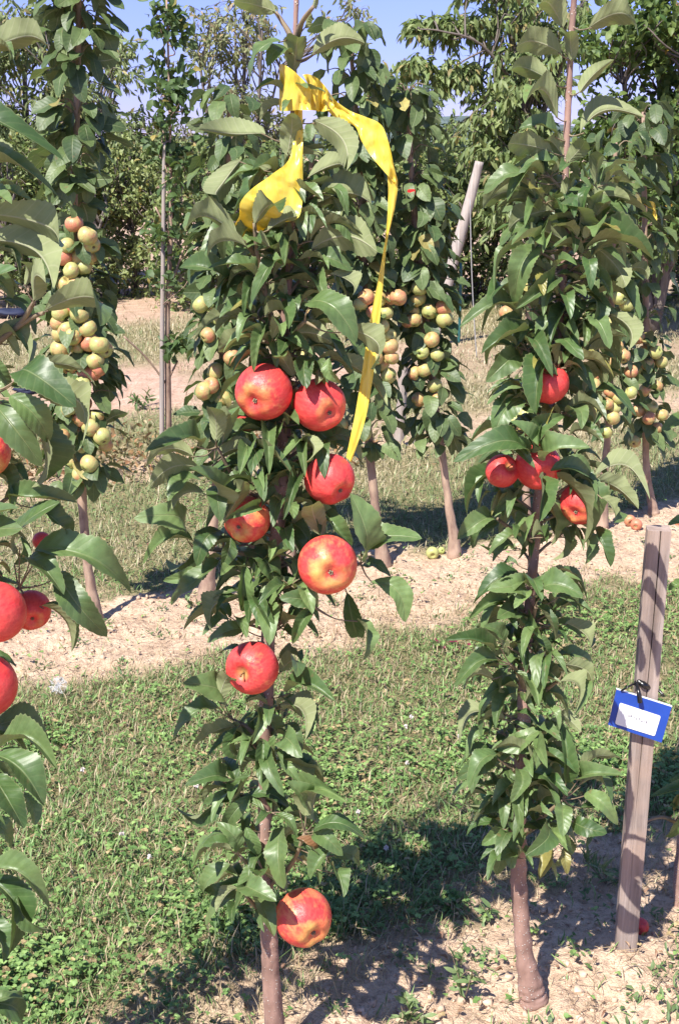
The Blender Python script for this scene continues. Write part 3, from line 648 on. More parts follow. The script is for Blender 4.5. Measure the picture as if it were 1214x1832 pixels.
data2 = '''1006 50 966 -12 42 U;1052 50 1152 46 36 U;1003 96 921 68 30 U;1022 110 1020 48 44 U;986 146 906 112 30 U;1036 166 1094 106 50 U;997 212 932 158 42 U;1037 240 1149 206 38 U;986 272 907 252 28 U;996 246 930 224 28 T;1012 292 976 245 34 U;1014 292 1046 246 22 U;1000 305 936 284 22 T;
962 340 856 367 36 U;945 318 864 338 22 T;1005 360 1021 316 38 U;1040 360 1128 352 40 U;1048 372 1132 388 30 T;1045 392 1128 408 26 U;1042 450 1170 456 44 T;1062 440 1122 514 56 U;990 376 901 402 36 U;950 416 892 432 32 T;1022 442 953 414 36 U;1022 422 1026 352 34 T;
962 440 919 532 48 T;992 500 925 547 36 T;917 548 880 514 34 T;1036 500 1096 524 40 T;1060 530 1149 560 32 T;1025 530 1026 577 28 T;1040 525 1066 592 30 T;1000 560 965 622 32 T;927 576 829 573 36 T;942 595 862 622 30 T;1045 575 1046 614 26 T;1090 562 1134 627 34 U;1125 480 1162 496 22 U;
930 635 879 677 38 T;966 608 950 674 30 T;986 630 944 732 36 T;938 715 884 775 36 T;1020 600 1112 672 34 D;1028 640 1088 692 34 D;1005 735 1067 757 34 T;1030 720 1076 746 26 U;945 800 996 744 44 T;936 812 908 758 34 T;936 820 822 805 28 T;934 818 878 780 28 T;
966 830 1032 794 32 T;925 848 820 902 36 T;955 855 957 932 36 T;970 845 1052 860 34 D;976 850 1058 957 40 D;1060 855 1162 870 32 U;1062 860 1143 904 30 U;1020 862 1071 883 26 T;1075 890 1101 934 28 U;936 880 876 920 32 T;882 926 819 956 28 T;892 936 835 969 26 T;905 955 856 984 26 D;
976 890 990 977 36 T;1036 945 1052 1007 26 D;1060 945 1096 1009 28 T;1005 950 1000 1004 44 D;926 960 930 1000 34 D;926 1010 896 1013 26 D;932 1036 855 1058 28 T;940 1066 884 1047 28 T;912 1080 841 1102 30 T;960 1070 1040 1062 34 T;1000 1066 1036 1078 34 D;960 1085 1001 1137 34 T;
1010 1115 1063 1153 24 U;945 1100 963 1135 28 T;882 1170 799 1142 28 T;896 1160 874 1118 30 T;892 1185 816 1222 32 T;882 1215 827 1229 22 U;908 1195 889 1240 30 T;918 1200 941 1257 28 T;950 1190 1008 1213 26 T;935 1210 963 1260 26 T;1010 1190 1072 1222 28 U;1000 1220 1046 1264 26 U;
975 1265 1001 1300 28 T;1000 1275 1039 1304 26 U;882 1280 814 1311 26 U;902 1285 855 1310 26 U;922 1356 956 1303 42 T;886 1350 819 1390 32 T;892 1354 837 1394 34 T;1012 1400 1010 1303 38 T;1036 1386 1112 1355 30 U;1040 1396 1101 1378 28 T;1034 1406 1101 1416 28 U;1045 1420 1103 1467 28 T;
1036 1445 1091 1462 34 D;1025 1470 1081 1487 30 T;1005 1440 1008 1490 36 T;926 1376 915 1430 24 T;926 1386 1002 1412 38 T;940 1360 1007 1387 28 T;902 1410 842 1452 30 D;916 1440 844 1466 24 U;966 1456 920 1487 36 T;920 1470 862 1512 30 T;906 1495 886 1562 28 T;976 1476 955 1522 36 T;985 1490 1017 1517 24 T;
996 1490 993 1550 40 D;956 1510 966 1572 30 Y;1010 1515 1016 1562 18 Y;1040 1480 1052 1512 26 D;940 1330 900 1335 28 D;950 1140 990 1170 26 T;930 1120 900 1095 28 T'''
front_tree(t2, sp2, D2, spurs2, data2, 22, [(320, 660, 160, 145), (640, 790, 84, 130), (800, 1000, 80, 135), (1055, 1250, 88, 100), (1250, 1330, 22, 80), (1320, 1520, 100, 120)])

# ---- tree 0, mostly outside the frame on the left
t0 = empty('apple_tree', P(-60, 2060, D0)*np.array([1, 1, 0])); tag(t0, 'apple tree cut by the left edge, its long leaves and red apples reaching into view', 'tree', 'slim apple trees of the front row')
sp0 = [(-30,-100,10),(-35,300,14),(-40,700,20),(-50,1100,25),(-58,1500,28),(-62,1900,34),(-62,2080,40)]
spurs0 = [[(78,560),(58,568),(25,590),(-38,640)],[(62,540),(40,575),(20,592)],[(35,1052),(0,1075),(-50,1110)],[(-20,700),(-40,720)],[(-15,1350),(-50,1400)],[(-20,1570),(-55,1610)],[(15,890),(-10,910),(-46,940)]]
data0 = '''-30 100 88 70 34 U;-42 216 89 243 52 T;-42 320 86 318 40 T;-25 385 129 421 48 U;-35 432 113 510 62 U;-32 480 28 523 36 T;45 512 40 462 52 U;60 540 88 500 34 U;80 556 201 557 40 U;-22 600 69 646 42 U;42 665 179 677 28 U;35 668 132 716 48 T;68 708 178 767 48 U;
18 708 93 788 50 T;-12 722 67 812 52 T;52 740 92 872 50 D;8 892 136 889 34 T;33 985 86 893 58 T;60 905 141 966 30 D;62 985 242 1031 56 T;52 998 113 1047 42 T;104 1024 187 1132 50 T;74 1084 137 1159 40 T;-22 1310 92 1342 46 D;-2 1340 99 1362 38 D;-12 1352 83 1432 58 D;
-12 1390 44 1476 50 T;40 1420 66 1474 30 D;-32 1470 28 1510 40 D;-22 1562 89 1606 38 T;-27 1570 34 1697 48 T;30 1600 88 1667 36 T;-32 1795 46 1852 44 D;-40 560 10 470 50 T;-30 640 20 690 40 T;10 950 -10 890 44 T;25 1010 45 960 34 D;-20 850 30 900 44 D;-30 270 30 280 40 U;-30 380 20 360 30 T;20 690 60 660 30 D;
-30 1640 10 1720 36 D;-20 1000 10 930 40 T'''
front_tree(t0, sp0, D0, spurs0, data0, 33, [(0, 430, 16, 50), (430, 1950, 230, 75)])
# ---- tree at the right edge
t9 = empty('apple_tree', G(1224, 1600)); tag(t9, 'young tree at the right edge beyond the stake, only leaves and trunk edge showing', 'tree')
sp9 = [(1250,700,10),(1250,1000,14),(1240,1300,17),(1222,1480,20),(1216,1560,22),(1218,1625,27)]
data9 = '''1222 762 1188 764 18 T;1225 930 1196 936 20 T;1225 1040 1194 1054 26 T;1225 1440 1184 1412 26 T;1225 1450 1192 1500 26 T;1215 1420 1205 1450 22 Y;1230 1400 1205 1392 20 T;1218 1470 1200 1440 18 T'''
front_tree(t9, sp9, GD(1615), [[(1150,1470),(1185,1462),(1222,1480)]], data9, 44, [(700, 1450, 30, 40)], ((.07, .15, .04), (.14, .22, .06)))

# ---- the big red apples
# ------------------------------------------------------------------ yellow tape
def ribbon(pieces, name='tape', parent=None, sub=6, crumple=.002, seed=1):
    mb = MB(); UV = []
    for pc in pieces:
        A_ = catmull([P(*p[0], p[2]) for p in pc], sub); B_ = catmull([P(*p[1], p[3]) for p in pc], sub)
        k = 8; t = np.linspace(0, 1, k+1)[None, :, None]; X = A_[:, None]*(1-t)+B_[:, None]*t
        m = len(A_); s_ = np.linspace(0, 1, m)[:, None]
        wv = (fbm(s_*9+seed, t[0, :, 0][None]*2.5+seed, 7, 3)-.5)*2*crumple*3
        X[..., 1] += wv
        X2 = X.copy(); X2[..., 1] += .0006
        g = np.arange(m*(k+1)).reshape(m, k+1); f = np.stack([g[:-1, :-1], g[:-1, 1:], g[1:, 1:], g[1:, :-1]], -1).reshape(-1, 4)
        mb.add(X.reshape(-1, 3), f); mb.add(X2.reshape(-1, 3), f[:, ::-1])
    return mb.build(name, M_tape, parent)
d = D1
tp = empty('yellow_tape', P(528, 160, d)); tag(tp, 'bright yellow plastic tape knotted near the top of the middle tree, long tail hanging right', 'tape')
ribbon([[((500,114),(499,198),d-.012,d-.012),((512,118),(512,199),d-.026,d-.028),((530,131),(532,197),d-.034,d-.036),((550,152),(552,197),d-.032,d-.034),((566,180),(567,198),d-.024,d-.024)],
        [((541,133),(556,160),d-.028,d-.03),((556,134),(566,196),d-.02,d-.03),((572,144),(572,199),d-.024,d-.010),((584,158),(580,199),d-.02,d-.028),((594,172),(599,194),d-.012,d-.02)],
        [((585,162),(583,196),d+.0,d+.0),((600,180),(602,212),d+.004,d+.002),((625,198),(634,226),d+.004,d-.004),((650,208),(646,252),d-.004,d-.012),((680,222),(664,280),d-.016,d-.02),((693,250),(686,306),d-.02,d-.026),((704,296),(700,322),d-.02,d-.02),((711,322),(707,330),d-.016,d-.016)]], 'knot', tp, 8, .003)
ribbon([[((526,196),(541,197),d-.016,d-.016),((525,240),(542,244),d-.016,d-.018),((517,285),(541,290),d-.03,d-.03),((486,312),(542,332),d-.054,d-.038),((450,338),(540,366),d-.064,d-.05),((430,362),(530,392),d-.066,d-.055),((428,386),(486,402),d-.05,d-.04),((419,406),(452,428),d-.004,d-.006),((426,424),(434,438),d+.002,d)]], 'hanging_fan', tp, 8, .0035, 4)
ribbon([[((692,306),(711,322),d-.022,d-.012),((694,340),(710,345),d-.022,d-.014),((693,380),(705,376),d-.02,d-.018),((689,425),(694,424),d-.022,d-.018),((685,452),(690,450),d-.024,d-.018),((676,500),(686,496),d-.022,d-.022),((664,560),(680,562),d-.024,d-.026),((654,620),(673,626),d-.026,d-.03),((645,680),(665,686),d-.03,d-.034),((636,735),(655,742),d-.032,d-.036),((626,785),(641,790),d-.034,d-.036),((619,818),(628,826),d-.034,d-.034)]], 'tail', tp, 6, .0015, 9)

# ------------------------------------------------------------------ stake, blue card, black tie
DS = 1.865
bs = P(1116, 1712, DS); ts = P(1177, 945, DS-.03)
st = MB(); ax = nrm(ts-bs); wd = nrm(np.cross(ax, np.array([.12, 1, 0]))); 
dp = np.cross(wd, ax)
hw = .0178; hd = .014; secs = []
prof = [(-1, -1), (-.62, -1.05), (-.05, -1.03), (0, -.62), (.06, -1.0), (.6, -1.04), (1, -.98), (1.02, 0), (1, 1), (0, 1.02), (-1, 1), (-1.02, 0)]
m = 60
for i in range(m):
    t = i/(m-1); c_ = bs+(ts-bs)*t - ax*(.03 if i == 0 else 0); jit = [(fbm(np.array([t*14+k*3.3]), np.array([k*1.7]), 5)[0]-.5)*.10 for k in range(12)]
    crack = min(1, max(.12, (t-.30)*1.7))
    for k, (a_, b_) in enumerate(prof):
        if k == 3: b_ = -1.03+.55*crack; a_ += .12*math.sin(t*5)
        if k in (2, 4): a_ += .12*math.sin(t*5)
        s_ = 1.0+.02*(1-t)
        top = (jit[k]*.02*(i == m-1))
        secs.append(c_+wd*hw*(a_*s_+jit[k]*.5)+dp*hd*(b_+jit[k])*(1)+ax*top)
V = np.array(secs); g = np.arange(m*12).reshape(m, 12); nx = np.roll(g, -1, 1); Fq = np.stack([g[:-1], nx[:-1], nx[1:], g[1:]], -1).reshape(-1, 4)
tpc = [[g[-1, 0], g[-1, 1], g[-1, 10], g[-1, 11]], [g[-1, 1], g[-1, 2], g[-1, 9], g[-1, 10]], [g[-1, 2], g[-1, 3], g[-1, 9], g[-1, 9]], [g[-1, 4], g[-1, 5], g[-1, 8], g[-1, 9]], [g[-1, 5], g[-1, 6], g[-1, 7], g[-1, 8]]]
tpc[2] = [g[-1, 3], g[-1, 4], g[-1, 9], g[-1, 2]]
stk = add_mesh('wooden_stake', V, np.vstack([Fq, np.array(tpc)]), M_stake, sm=False); tag(stk, 'weathered square wooden stake leaning right with a long split, carrying a blue card', 'stake')
DC = DS-.045
def quadP(cs, Y): return [P(x, y, Y) for x, y in cs]
def card(name, cs, Y, th, mat, parent=None, rnd=0, n=1):
    c4 = np.array(quadP(cs, Y)); cen = c4.mean(0); nn = nrm(np.cross(c4[1]-c4[0], c4[3]-c4[0])); 
    if np.dot(nn, TOCAM) < 0: nn = -nn
    out_ = []
    if rnd:
        for i in range(4):
            p, q, r_ = c4[i], c4[i-1], c4[(i+1) % 4]; a_ = p+nrm(q-p)*rnd; b_ = p+nrm(r_-p)*rnd
            for t in (0, .33, .67, 1): out_.append((1-t)**2*a_+2*t*(1-t)*p+t*t*b_)
    else: out_ = list(c4)
    out_ = np.array(out_); k = len(out_); me = bpy.data.meshes.new(name)
    V = [tuple(v+nn*th/2) for v in out_]+[tuple(v-nn*th/2) for v in out_]
    F_ = [list(range(k)), list(range(2*k-1, k-1, -1))]+[[i, i+k, (i+1) % k+k, (i+1) % k] for i in range(k)]
    me.from_pydata(V, [], F_); me.update(); me.materials.append(mat); o = bpy.data.objects.new(name, me); C.objects.link(o)
    if parent is not None: o.parent = parent; o.location = tuple(-x for x in parent.location)
    return o
lb = card('plant_label', [(1102,1233),(1200,1264),(1182,1328),(1087,1296)], DC, .003, M_blue); tag(lb, 'blue plastic card with a white sticker tied to the wooden stake', 'label')
card('white_edge', [(1101,1231),(1201,1262.5),(1200,1265.5),(1102,1234)], DC+.0008, .0036, M_white, lb)
stc = card('sticker', [(1108,1257),(1181,1281),(1170,1317),(1099,1295)], DC-.0024, .0006, M_white, lb, .003)
inkb = MB()
for (x_, y_, w_, h_) in [(1124,1281,2,4),(1128,1281,3,3),(1133,1283,2,2),(1138,1286,2,3),(1143,1286,1.6,4),(1147,1290,3,2),(1151,1290,1.6,4),(1155,1292,2.5,4)]:
    q = quadP([(x_-w_/2,y_-h_/2),(x_+w_/2,y_-h_/2),(x_+w_/2,y_+h_/2),(x_-w_/2,y_+h_/2)], DC-.0036); q2 = [p+np.array([0, .0004, 0]) for p in q]
    inkb.add(np.array([q[3], q[2], q[0], q[1], q2[3], q2[2], q2[0], q2[1]]), BOXF)
ink = inkb.build('faded_writing', M_ink, lb, sm=False)
tie = MB(); Yt = DS-.025
def tp3(l): return [P(x, y, y_) for x, y, y_ in l]
tube(tie, tp3([(1110,1236,DC-.003),(1124,1228,DC-.006),(1137,1221,Yt-.006),(1141,1217,Yt-.008)]), [.0015, .0016, .002, .002], 8, 5)
tube(tie, tp3([(1140,1218,Yt-.006),(1152,1226,Yt-.012),(1163,1232,Yt-.004)]), [.0045, .0052, .0035], 10, 6, .2)
tube(tie, tp3([(1138,1222,Yt-.010),(1141,1238,Yt-.026),(1144,1257,Yt-.030)]), [.0028, .0034, .0042], 8, 6, .1)
tube(tie, tp3([(1160,1233,Yt-.004),(1168,1228,Yt-.002),(1175,1224,DS-.015),(1177,1222,DS+.02),(1150,1222,DS+.022),(1136,1224,DS+.01),(1137,1221,Yt-.004)]), .0036, 8, 6, .1)
tube(tie, tp3([(1172,1230,Yt-.002),(1178,1236,Yt-.010),(1185,1243,Yt-.016)]), [.0026, .0024, .0022], 8, 5)
tieo = tie.build('black_tie', M_black); tag(tieo, 'black plastic tie knotted round the wooden stake above the blue card', 'tie')

# ------------------------------------------------------------------ back row of columnar trees with small apples
def row_tree(label, D, spine, crown, apples, alabel, seed, group='columnar apple trees of the second row', leafc=((.055, .098, .034), (.135, .19, .065)), L=(.06, .092), n_ap=0):
    rng = np.random.default_rng(seed); base = P(spine[-1][0], spine[-1][1], D); base[2] = 0
    root = empty('columnar_apple_tree', base); tag(root, label, 'tree', group)
    sx = np.array([p[0] for p in spine]); sy = np.array([p[1] for p in spine])
    mb = MB(); tube(mb, [P(p[0], p[1], D) for p in spine], [p[2]/2*scale(p[1], D) for p in spine], 10, 8, .22, seed); mb.build('trunk', M_bark2, root)
    tw = MB(); B = []; Dv = []; N = []
    crown = [(min(crown[0][0], spine[0][1]-22),)+tuple(crown[0][1:])]+list(crown[1:])
    for (y0, y1, hw_, cnt) in crown:
        for _ in range(cnt):
            yy = rng.uniform(y0, y1); c0 = P(np.interp(yy, sy, sx), yy, D); s_ = scale(yy, D); az = rng.uniform(0, 2*PI)
            if math.sin(az) > 0 and rng.random() < .25: az = -az
            rad = hw_*s_*math.sqrt(rng.uniform(.05, .85)); od = np.array([math.cos(az), math.sin(az), 0])
            b_ = c0+od*rad*.85; d = nrm(od*rng.uniform(.15, .8)+np.array([0, 0, -rng.uniform(.15, 1.0)])+rng.normal(0, .2, 3))
            B.append(b_); Dv.append(d); N.append(od*.8+np.array([0, 0, .55])+rng.normal(0, .28, 3))
            if rng.random() < .35: tube(tw, [b_, (b_+c0)/2+np.array([0, 0, .005]), c0+np.array([0, 0, -.03])], [.0012, .002, .003], 5, 3, cap=False)
    n_ = len(B); LL = rng.uniform(*L, n_)
    leaves('foliage', np.array(B), np.array(Dv), np.array(N), LL, LL*rng.uniform(.52, .66, n_), rng.uniform(.03, .16, n_), M_leafb, root, greens(n_, rng, *leafc, .012, (.42, .36, .12)), 8, 4, cup=.15, wave=.04, seed=seed, shape=(.75, .62))
    if tw.n: tw.build('leaf_stalks', M_twig, root)
    for (ax_, ay_) in apples:
        o = bpy.data.objects.new('small_apple', me_green); C.objects.link(o)
        rr_ = rng.uniform(.0235, .029); dd = -rng.uniform(.045, .10)
        o.location = tuple(P(ax_, ay_, D+dd)); o.rotation_euler = orient(nrm(np.array([rng.normal(0, .6), rng.normal(.3, .5), rng.normal(.7, .5)])))
        o.scale = (rr_, rr_, rr_*.95); o['blush'] = float(rng.choice([-.15, -.05, .1, .35, .55], p=[.25, .3, .2, .15, .1]) if 'pale green' in alabel else rng.uniform(-.35, .35))
        tag(o, alabel, 'apple', 'small apples on the second row')
    return root
ap1 = [(133,401),(157,422),(165,438),(113,460),(142,462),(160,460),(128,484),(117,509),(137,512),(110,560),(106,578),(109,598),(141,622),(178,617),(171,646),(107,626),(153,670),(148,690),(138,711),(111,782),(183,781),(188,793),(128,825),(160,830),(142,850),(152,803),(120,590),(186,625),(176,660),(120,440),(150,478),(125,548),(142,562),(158,588),(130,602),(160,612),(126,655),(166,668),(134,694),(150,722),(126,732),(146,748),(162,765),(131,778),(172,745)]
row_tree('tall columnar apple tree with pale green apples, leftmost of the second row', GD(1105), [(140,-160,8),(142,0,10),(138,200,12),(133,350,13),(140,500,15),(150,650,16),(146,800,17),(147,880,17),(152,960,17),(160,1030,18),(168,1080,24),(172,1112,32)],
         [(-150, 330, 62, 230), (330, 400, 30, 14), (390, 560, 64, 80), (560, 860, 66, 150)], ap1, 'small pale green apple clustered on the leftmost columnar tree of the second row', 201)
ap2 = [(378,690),(399,713),(385,665),(372,600),(392,572),(360,545),(415,640),(365,700),(405,600)]
row_tree('columnar apple tree standing behind the left side of the middle tree', GD(1072), [(412,170,7),(405,400,12),(400,600,14),(392,800,16),(380,950,20),(372,1030,26),(368,1078,34)],
         [(180, 480, 58, 120), (480, 830, 62, 150)], ap2, 'small green apple on the columnar tree behind the left side of the middle tree', 202)
row_tree('columnar apple tree hidden behind the trunk of the middle tree', GD(1045), [(560,240,7),(545,500,12),(532,750,14),(521,940,16),(520,1040,22),(520,1055,28)],
         [(240, 560, 50, 100), (560, 830, 50, 70)], [(560,560),(570,600),(540,640)], 'small green apple on the columnar tree behind the trunk of the middle tree', 203)
ap3 = [(655,532),(692,535),(712,532),(645,545),(690,560),(683,583),(696,600),(697,620),(683,652),(695,672),(650,775),(670,640),(610,760),(700,640),(676,535),(668,560)]
row_tree('columnar apple tree with green apples just right of the middle tree, behind the yellow tape', GD(1012), [(625,60,7),(640,250,10),(650,450,13),(655,700,14),(660,800,15),(668,880,16),(676,950,18),(688,1018,30)],
         [(80, 300, 66, 135), (280, 560, 62, 150), (560, 800, 54, 120)], ap3, 'small green apple on the columnar tree behind the yellow tape', 204)
ap4 = [(750,515),(747,535),(740,555),(768,557),(793,550),(740,573),(772,608),(754,630),(781,635),(759,662),(777,690),(742,668),(782,716),(748,715),(730,575),(795,572),(724,520)]
row_tree('columnar apple tree with blushed apples, second to the right of the middle tree', GD(996), [(728,160,7),(738,350,11),(752,500,13),(770,650,13),(782,760,13),(793,830,14),(803,910,15),(811,960,20),(812,1000,26)],
         [(170, 330, 54, 75), (300, 520, 72, 160), (500, 800, 52, 160)], ap4, 'small blushed apple on the columnar tree between the two front trees', 205)
row_tree('columnar apple tree hidden behind the tree beside the stake', GD(968), [(955,350,7),(945,550,11),(938,750,12),(940,880,14),(945,972,24)],
         [(380, 600, 40, 70), (600, 780, 36, 50)], [(920,752),(937,743),(926,762),(932,640),(905,560)], 'small yellowish apple on the columnar tree behind the tree beside the stake', 206)
ap5 = [(1113,637),(1098,648),(1095,660),(1128,665),(1063,670),(1092,700),(1085,722),(1106,712),(1073,732),(1098,730),(1095,747),(1083,773),(1058,712),(1128,702),(1103,620),(1085,580),(1120,545),(1108,532),(1062,690)]
row_tree('columnar apple tree crowded with blushed apples, right behind the tree beside the stake', GD(946), [(1100,250,7),(1095,450,10),(1092,600,12),(1088,750,12),(1080,850,14),(1074,950,26)],
         [(260, 560, 52, 120), (560, 760, 46, 60)], ap5, 'small blushed apple on the columnar tree behind the tree beside the stake, right side', 207)
ap6 = [(1153,628),(1172,630),(1158,652),(1173,690),(1152,698),(1140,735),(1160,748),(1172,766),(1183,742),(1163,728),(1134,790),(1182,648),(1148,660),(1140,605)]
row_tree('columnar apple tree with blushed apples, rightmost of the second row', GD(916), [(1150,200,7),(1152,400,10),(1155,600,12),(1154,800,13),(1158,860,13),(1166,905,17),(1168,920,24)],
         [(220, 560, 58, 150), (560, 800, 46, 90)], ap6, 'small blushed apple on the rightmost columnar tree of the second row', 208)
# scraps in the second row
o = ribbon([[((1150,365),(1160,372),4.45,4.45),((1160,360),(1168,376),4.44,4.44),((1170,364),(1174,384),4.45,4.45),((1166,384),(1174,398),4.45,4.45)]], 'yellow_ribbon', None, 4, .003); tag(o, 'short yellow ribbon scrap in the crown of the rightmost columnar tree', 'ribbon')
o = card('red_tag', [(728,339),(742,338),(742,350),(729,351)], 4.0, .006, M_red, None, .006); tag(o, 'small bright red tag among leaves right of the yellow tape', 'tag')

# ------------------------------------------------------------------ fallen apples
def fallen(px, py, r, blush, label, mat_me=me_green):
    D = GD(py+r*.6); o = bpy.data.objects.new('fallen_apple', mat_me); C.objects.link(o); rad = r*scale(py, D); c = G(px, py+r*.6)
    o.location = (c[0], c[1], float(gz(np.array([c[0]]), np.array([c[1]]))[0])+rad*.86); o.rotation_euler = (1.9, .5, px); o.scale = (rad, rad, rad*.94); o['blush'] = blush
    tag(o, label, 'apple', 'fallen apples on the ground')
fallen(773, 990, 12, -.4, 'pale yellow fallen apple on the earth beside a trunk of the second row')
fallen(789, 987, 7, -.4, 'tiny pale fallen apple right of the pale yellow one')
fallen(1125, 931, 11, .4, 'peach coloured fallen apple, left of two touching behind the stake top')
fallen(1137, 938, 11, .9, 'reddish fallen apple, right of two touching behind the stake top')
fallen(1212, 931, 9, .8, 'orange fallen apple at the right edge behind the stake top')
fallen(1143, 1668, 16, .9, 'red fallen apple half hidden behind the foot of the stake', me_apple)

# ------------------------------------------------------------------ third row: canes, young tree, trunk
def post(name, pts, Y, wid, mat, label, cat, bmp=.08):
    mb = MB(); tube(mb, [P(x, y, Y+dy) for x, y, dy in pts], [w_*scale(y, Y)/2 for (x, y, dy), w_ in zip(pts, wid)], 12, 8, bmp, int(pts[0][0]))
    return tag(mb.build(name, mat), label, cat)
DT = GD(838)
post('garden_cane', [(294,255,0),(292,450,0),(290,650,0),(290,846,0)], DT, [6.5, 7.5, 8.5, 9], M_pole2, 'tall grey cane supporting the young tree behind on the left', 'cane')
DP = 9.0
post('leaning_pole', [(857,289,0),(842,350,0),(820,430,0),(800,505,0),(772,622,0)], DP, [16, 18, 20, 21, 22], M_pole, 'pale round wooden pole leaning right, standing behind the second row', 'pole')
post('grey_wire', [(840,355,0),(843,480,0),(848,580,0),(852,640,0)], 8.2, [2, 2, 2, 2], M_wire, 'thin grey wire hanging straight beside the leaning pole', 'wire', 0)
post('teal_rod', [(824,470,0),(822,560,0),(820,616,0)], 9.1, [5, 5, 5], M_teal, 'thin teal rod beside the foot of the leaning pole', 'rod', 0)
post('grey_stump', [(722,640,0),(718,720,0),(714,780,0),(712,805,0)], GD(798), [16, 18, 20, 24], M_pole2, 'short grey trunk in the third row behind the columnar trees', 'trunk', .15)
def loose_tree(name, label, cat, group, D, limbs, blobs, seed, leafc, L, asp, n_leaf, mat=M_far, yellow=.05, yc=(.35, .28, .08), droop=.9, twigl=.3, trunkm=M_bark3, shape=(.8, .7), nu=3, nv=2, basepx=None):
    """limbs: list of [(px,py,w_px,dY),...]; blobs: (px,py,rx,ry,rY m,weight)"""
    rng = np.random.default_rng(seed)
    b0 = P(limbs[0][0][0], limbs[0][0][1], D); b0[2] = 0; root = empty(name, b0); tag(root, label, cat, group)
    mb = MB(); lp = []
    for i, lm in enumerate(limbs):
        pts = [P(p[0], p[1], D+p[3]) for p in lm]
        tube(mb, pts, [max(.004, p[2]/2*scale(p[1], D)) for p in lm], 8, 6, .2, seed+i); lp.append(catmull(pts, 8))
    lp = np.vstack(lp)
    wts = np.array([b_[5] for b_ in blobs], float); wts /= wts.sum()
    per = 14; ntw = int(n_leaf/per); B = []; Dv = []; N = []
    for k in range(ntw):
        b_ = blobs[rng.choice(len(blobs), p=wts)]; s_ = scale(b_[1], D)
        while True:
            q = rng.uniform(-1, 1, 3)
            if np.dot(q, q) < 1: break
        q = q*(.55+.45*rng.random())
        c_ = P(b_[0], b_[1], D)+np.array([q[0]*b_[2]*s_, q[1]*b_[4], q[2]*b_[3]*s_])
        j = np.argmin(np.sum((lp-c_+np.array([0, 0, min(.35, 1.1*twigl, 1.2*b_[3]*s_)]))**2, 1)); near = lp[j]
        od = nrm(c_-near+rng.normal(0, .05, 3)); dirn = nrm(od*.6+rng.normal(0, .5, 3)+np.array([0, 0, .15]))
        e_ = c_+dirn*twigl*min(1, b_[3]/40); e_[2] -= droop*twigl*.35*min(1, b_[3]/40); mid_ = (c_+e_)/2; mid_[2] += .03
        if k % (12 if b_[3] < 20 else 2) == 0: tube(mb, [near, (near+c_)/2+rng.normal(0, .03, 3), c_, mid_, e_], list(np.array([.009, .007, .005, .003, .002])*min(1, twigl/.2+.1)), 4, 3, cap=False)
        for i in range(per):
            t = rng.random(); p = c_*(1-t)+e_*t+np.array([0, 0, .03*math.sin(PI*t)])+rng.normal(0, .018, 3)
            B.append(p); Dv.append(nrm(dirn*.5+rng.normal(0, .55, 3)+np.array([0, 0, -droop]))); N.append(rng.normal(0, .7, 3)+np.array([0, -.3, .7]))
    n_ = len(B); LL = rng.uniform(*L, n_)
    mb.build('trunk', trunkm, root)
    leaves('crown', np.array(B), np.array(Dv), np.array(N), LL, LL*asp, .12, mat, root, greens(n_, rng, *leafc, yellow, yc), nu, nv, cup=.25, wave=0, seed=seed, shape=shape)
    return root
loose_tree('young_tree', 'sparse young tree tied to the grey cane behind on the left', 'tree', None, DT+.02,
    [[(303,846,11,0),(301,700,11,0),(300,560,9,0),(306,400,8,0),(304,200,5,0),(298,0,3,0)],[(300,690,4,0),(262,640,4,-.05),(222,602,3,-.1)],[(301,680,4,0),(318,645,3,0)],[(303,520,4,0),(330,440,3,0)],[(303,420,4,0),(278,370,3,0)]],
    [(300,60,28,60,.10,1.6),(305,170,34,70,.12,2.2),(308,290,42,70,.14,2),(310,400,42,60,.15,1.6),(312,500,40,50,.15,1.8),(322,625,14,12,.06,.5),(258,632,10,6,.05,.12)], 301, ((.05, .10, .03), (.10, .17, .05)), (.035, .058), .55, 980, droop=.3, twigl=.055, trunkm=M_bark2, shape=(.75, .62))
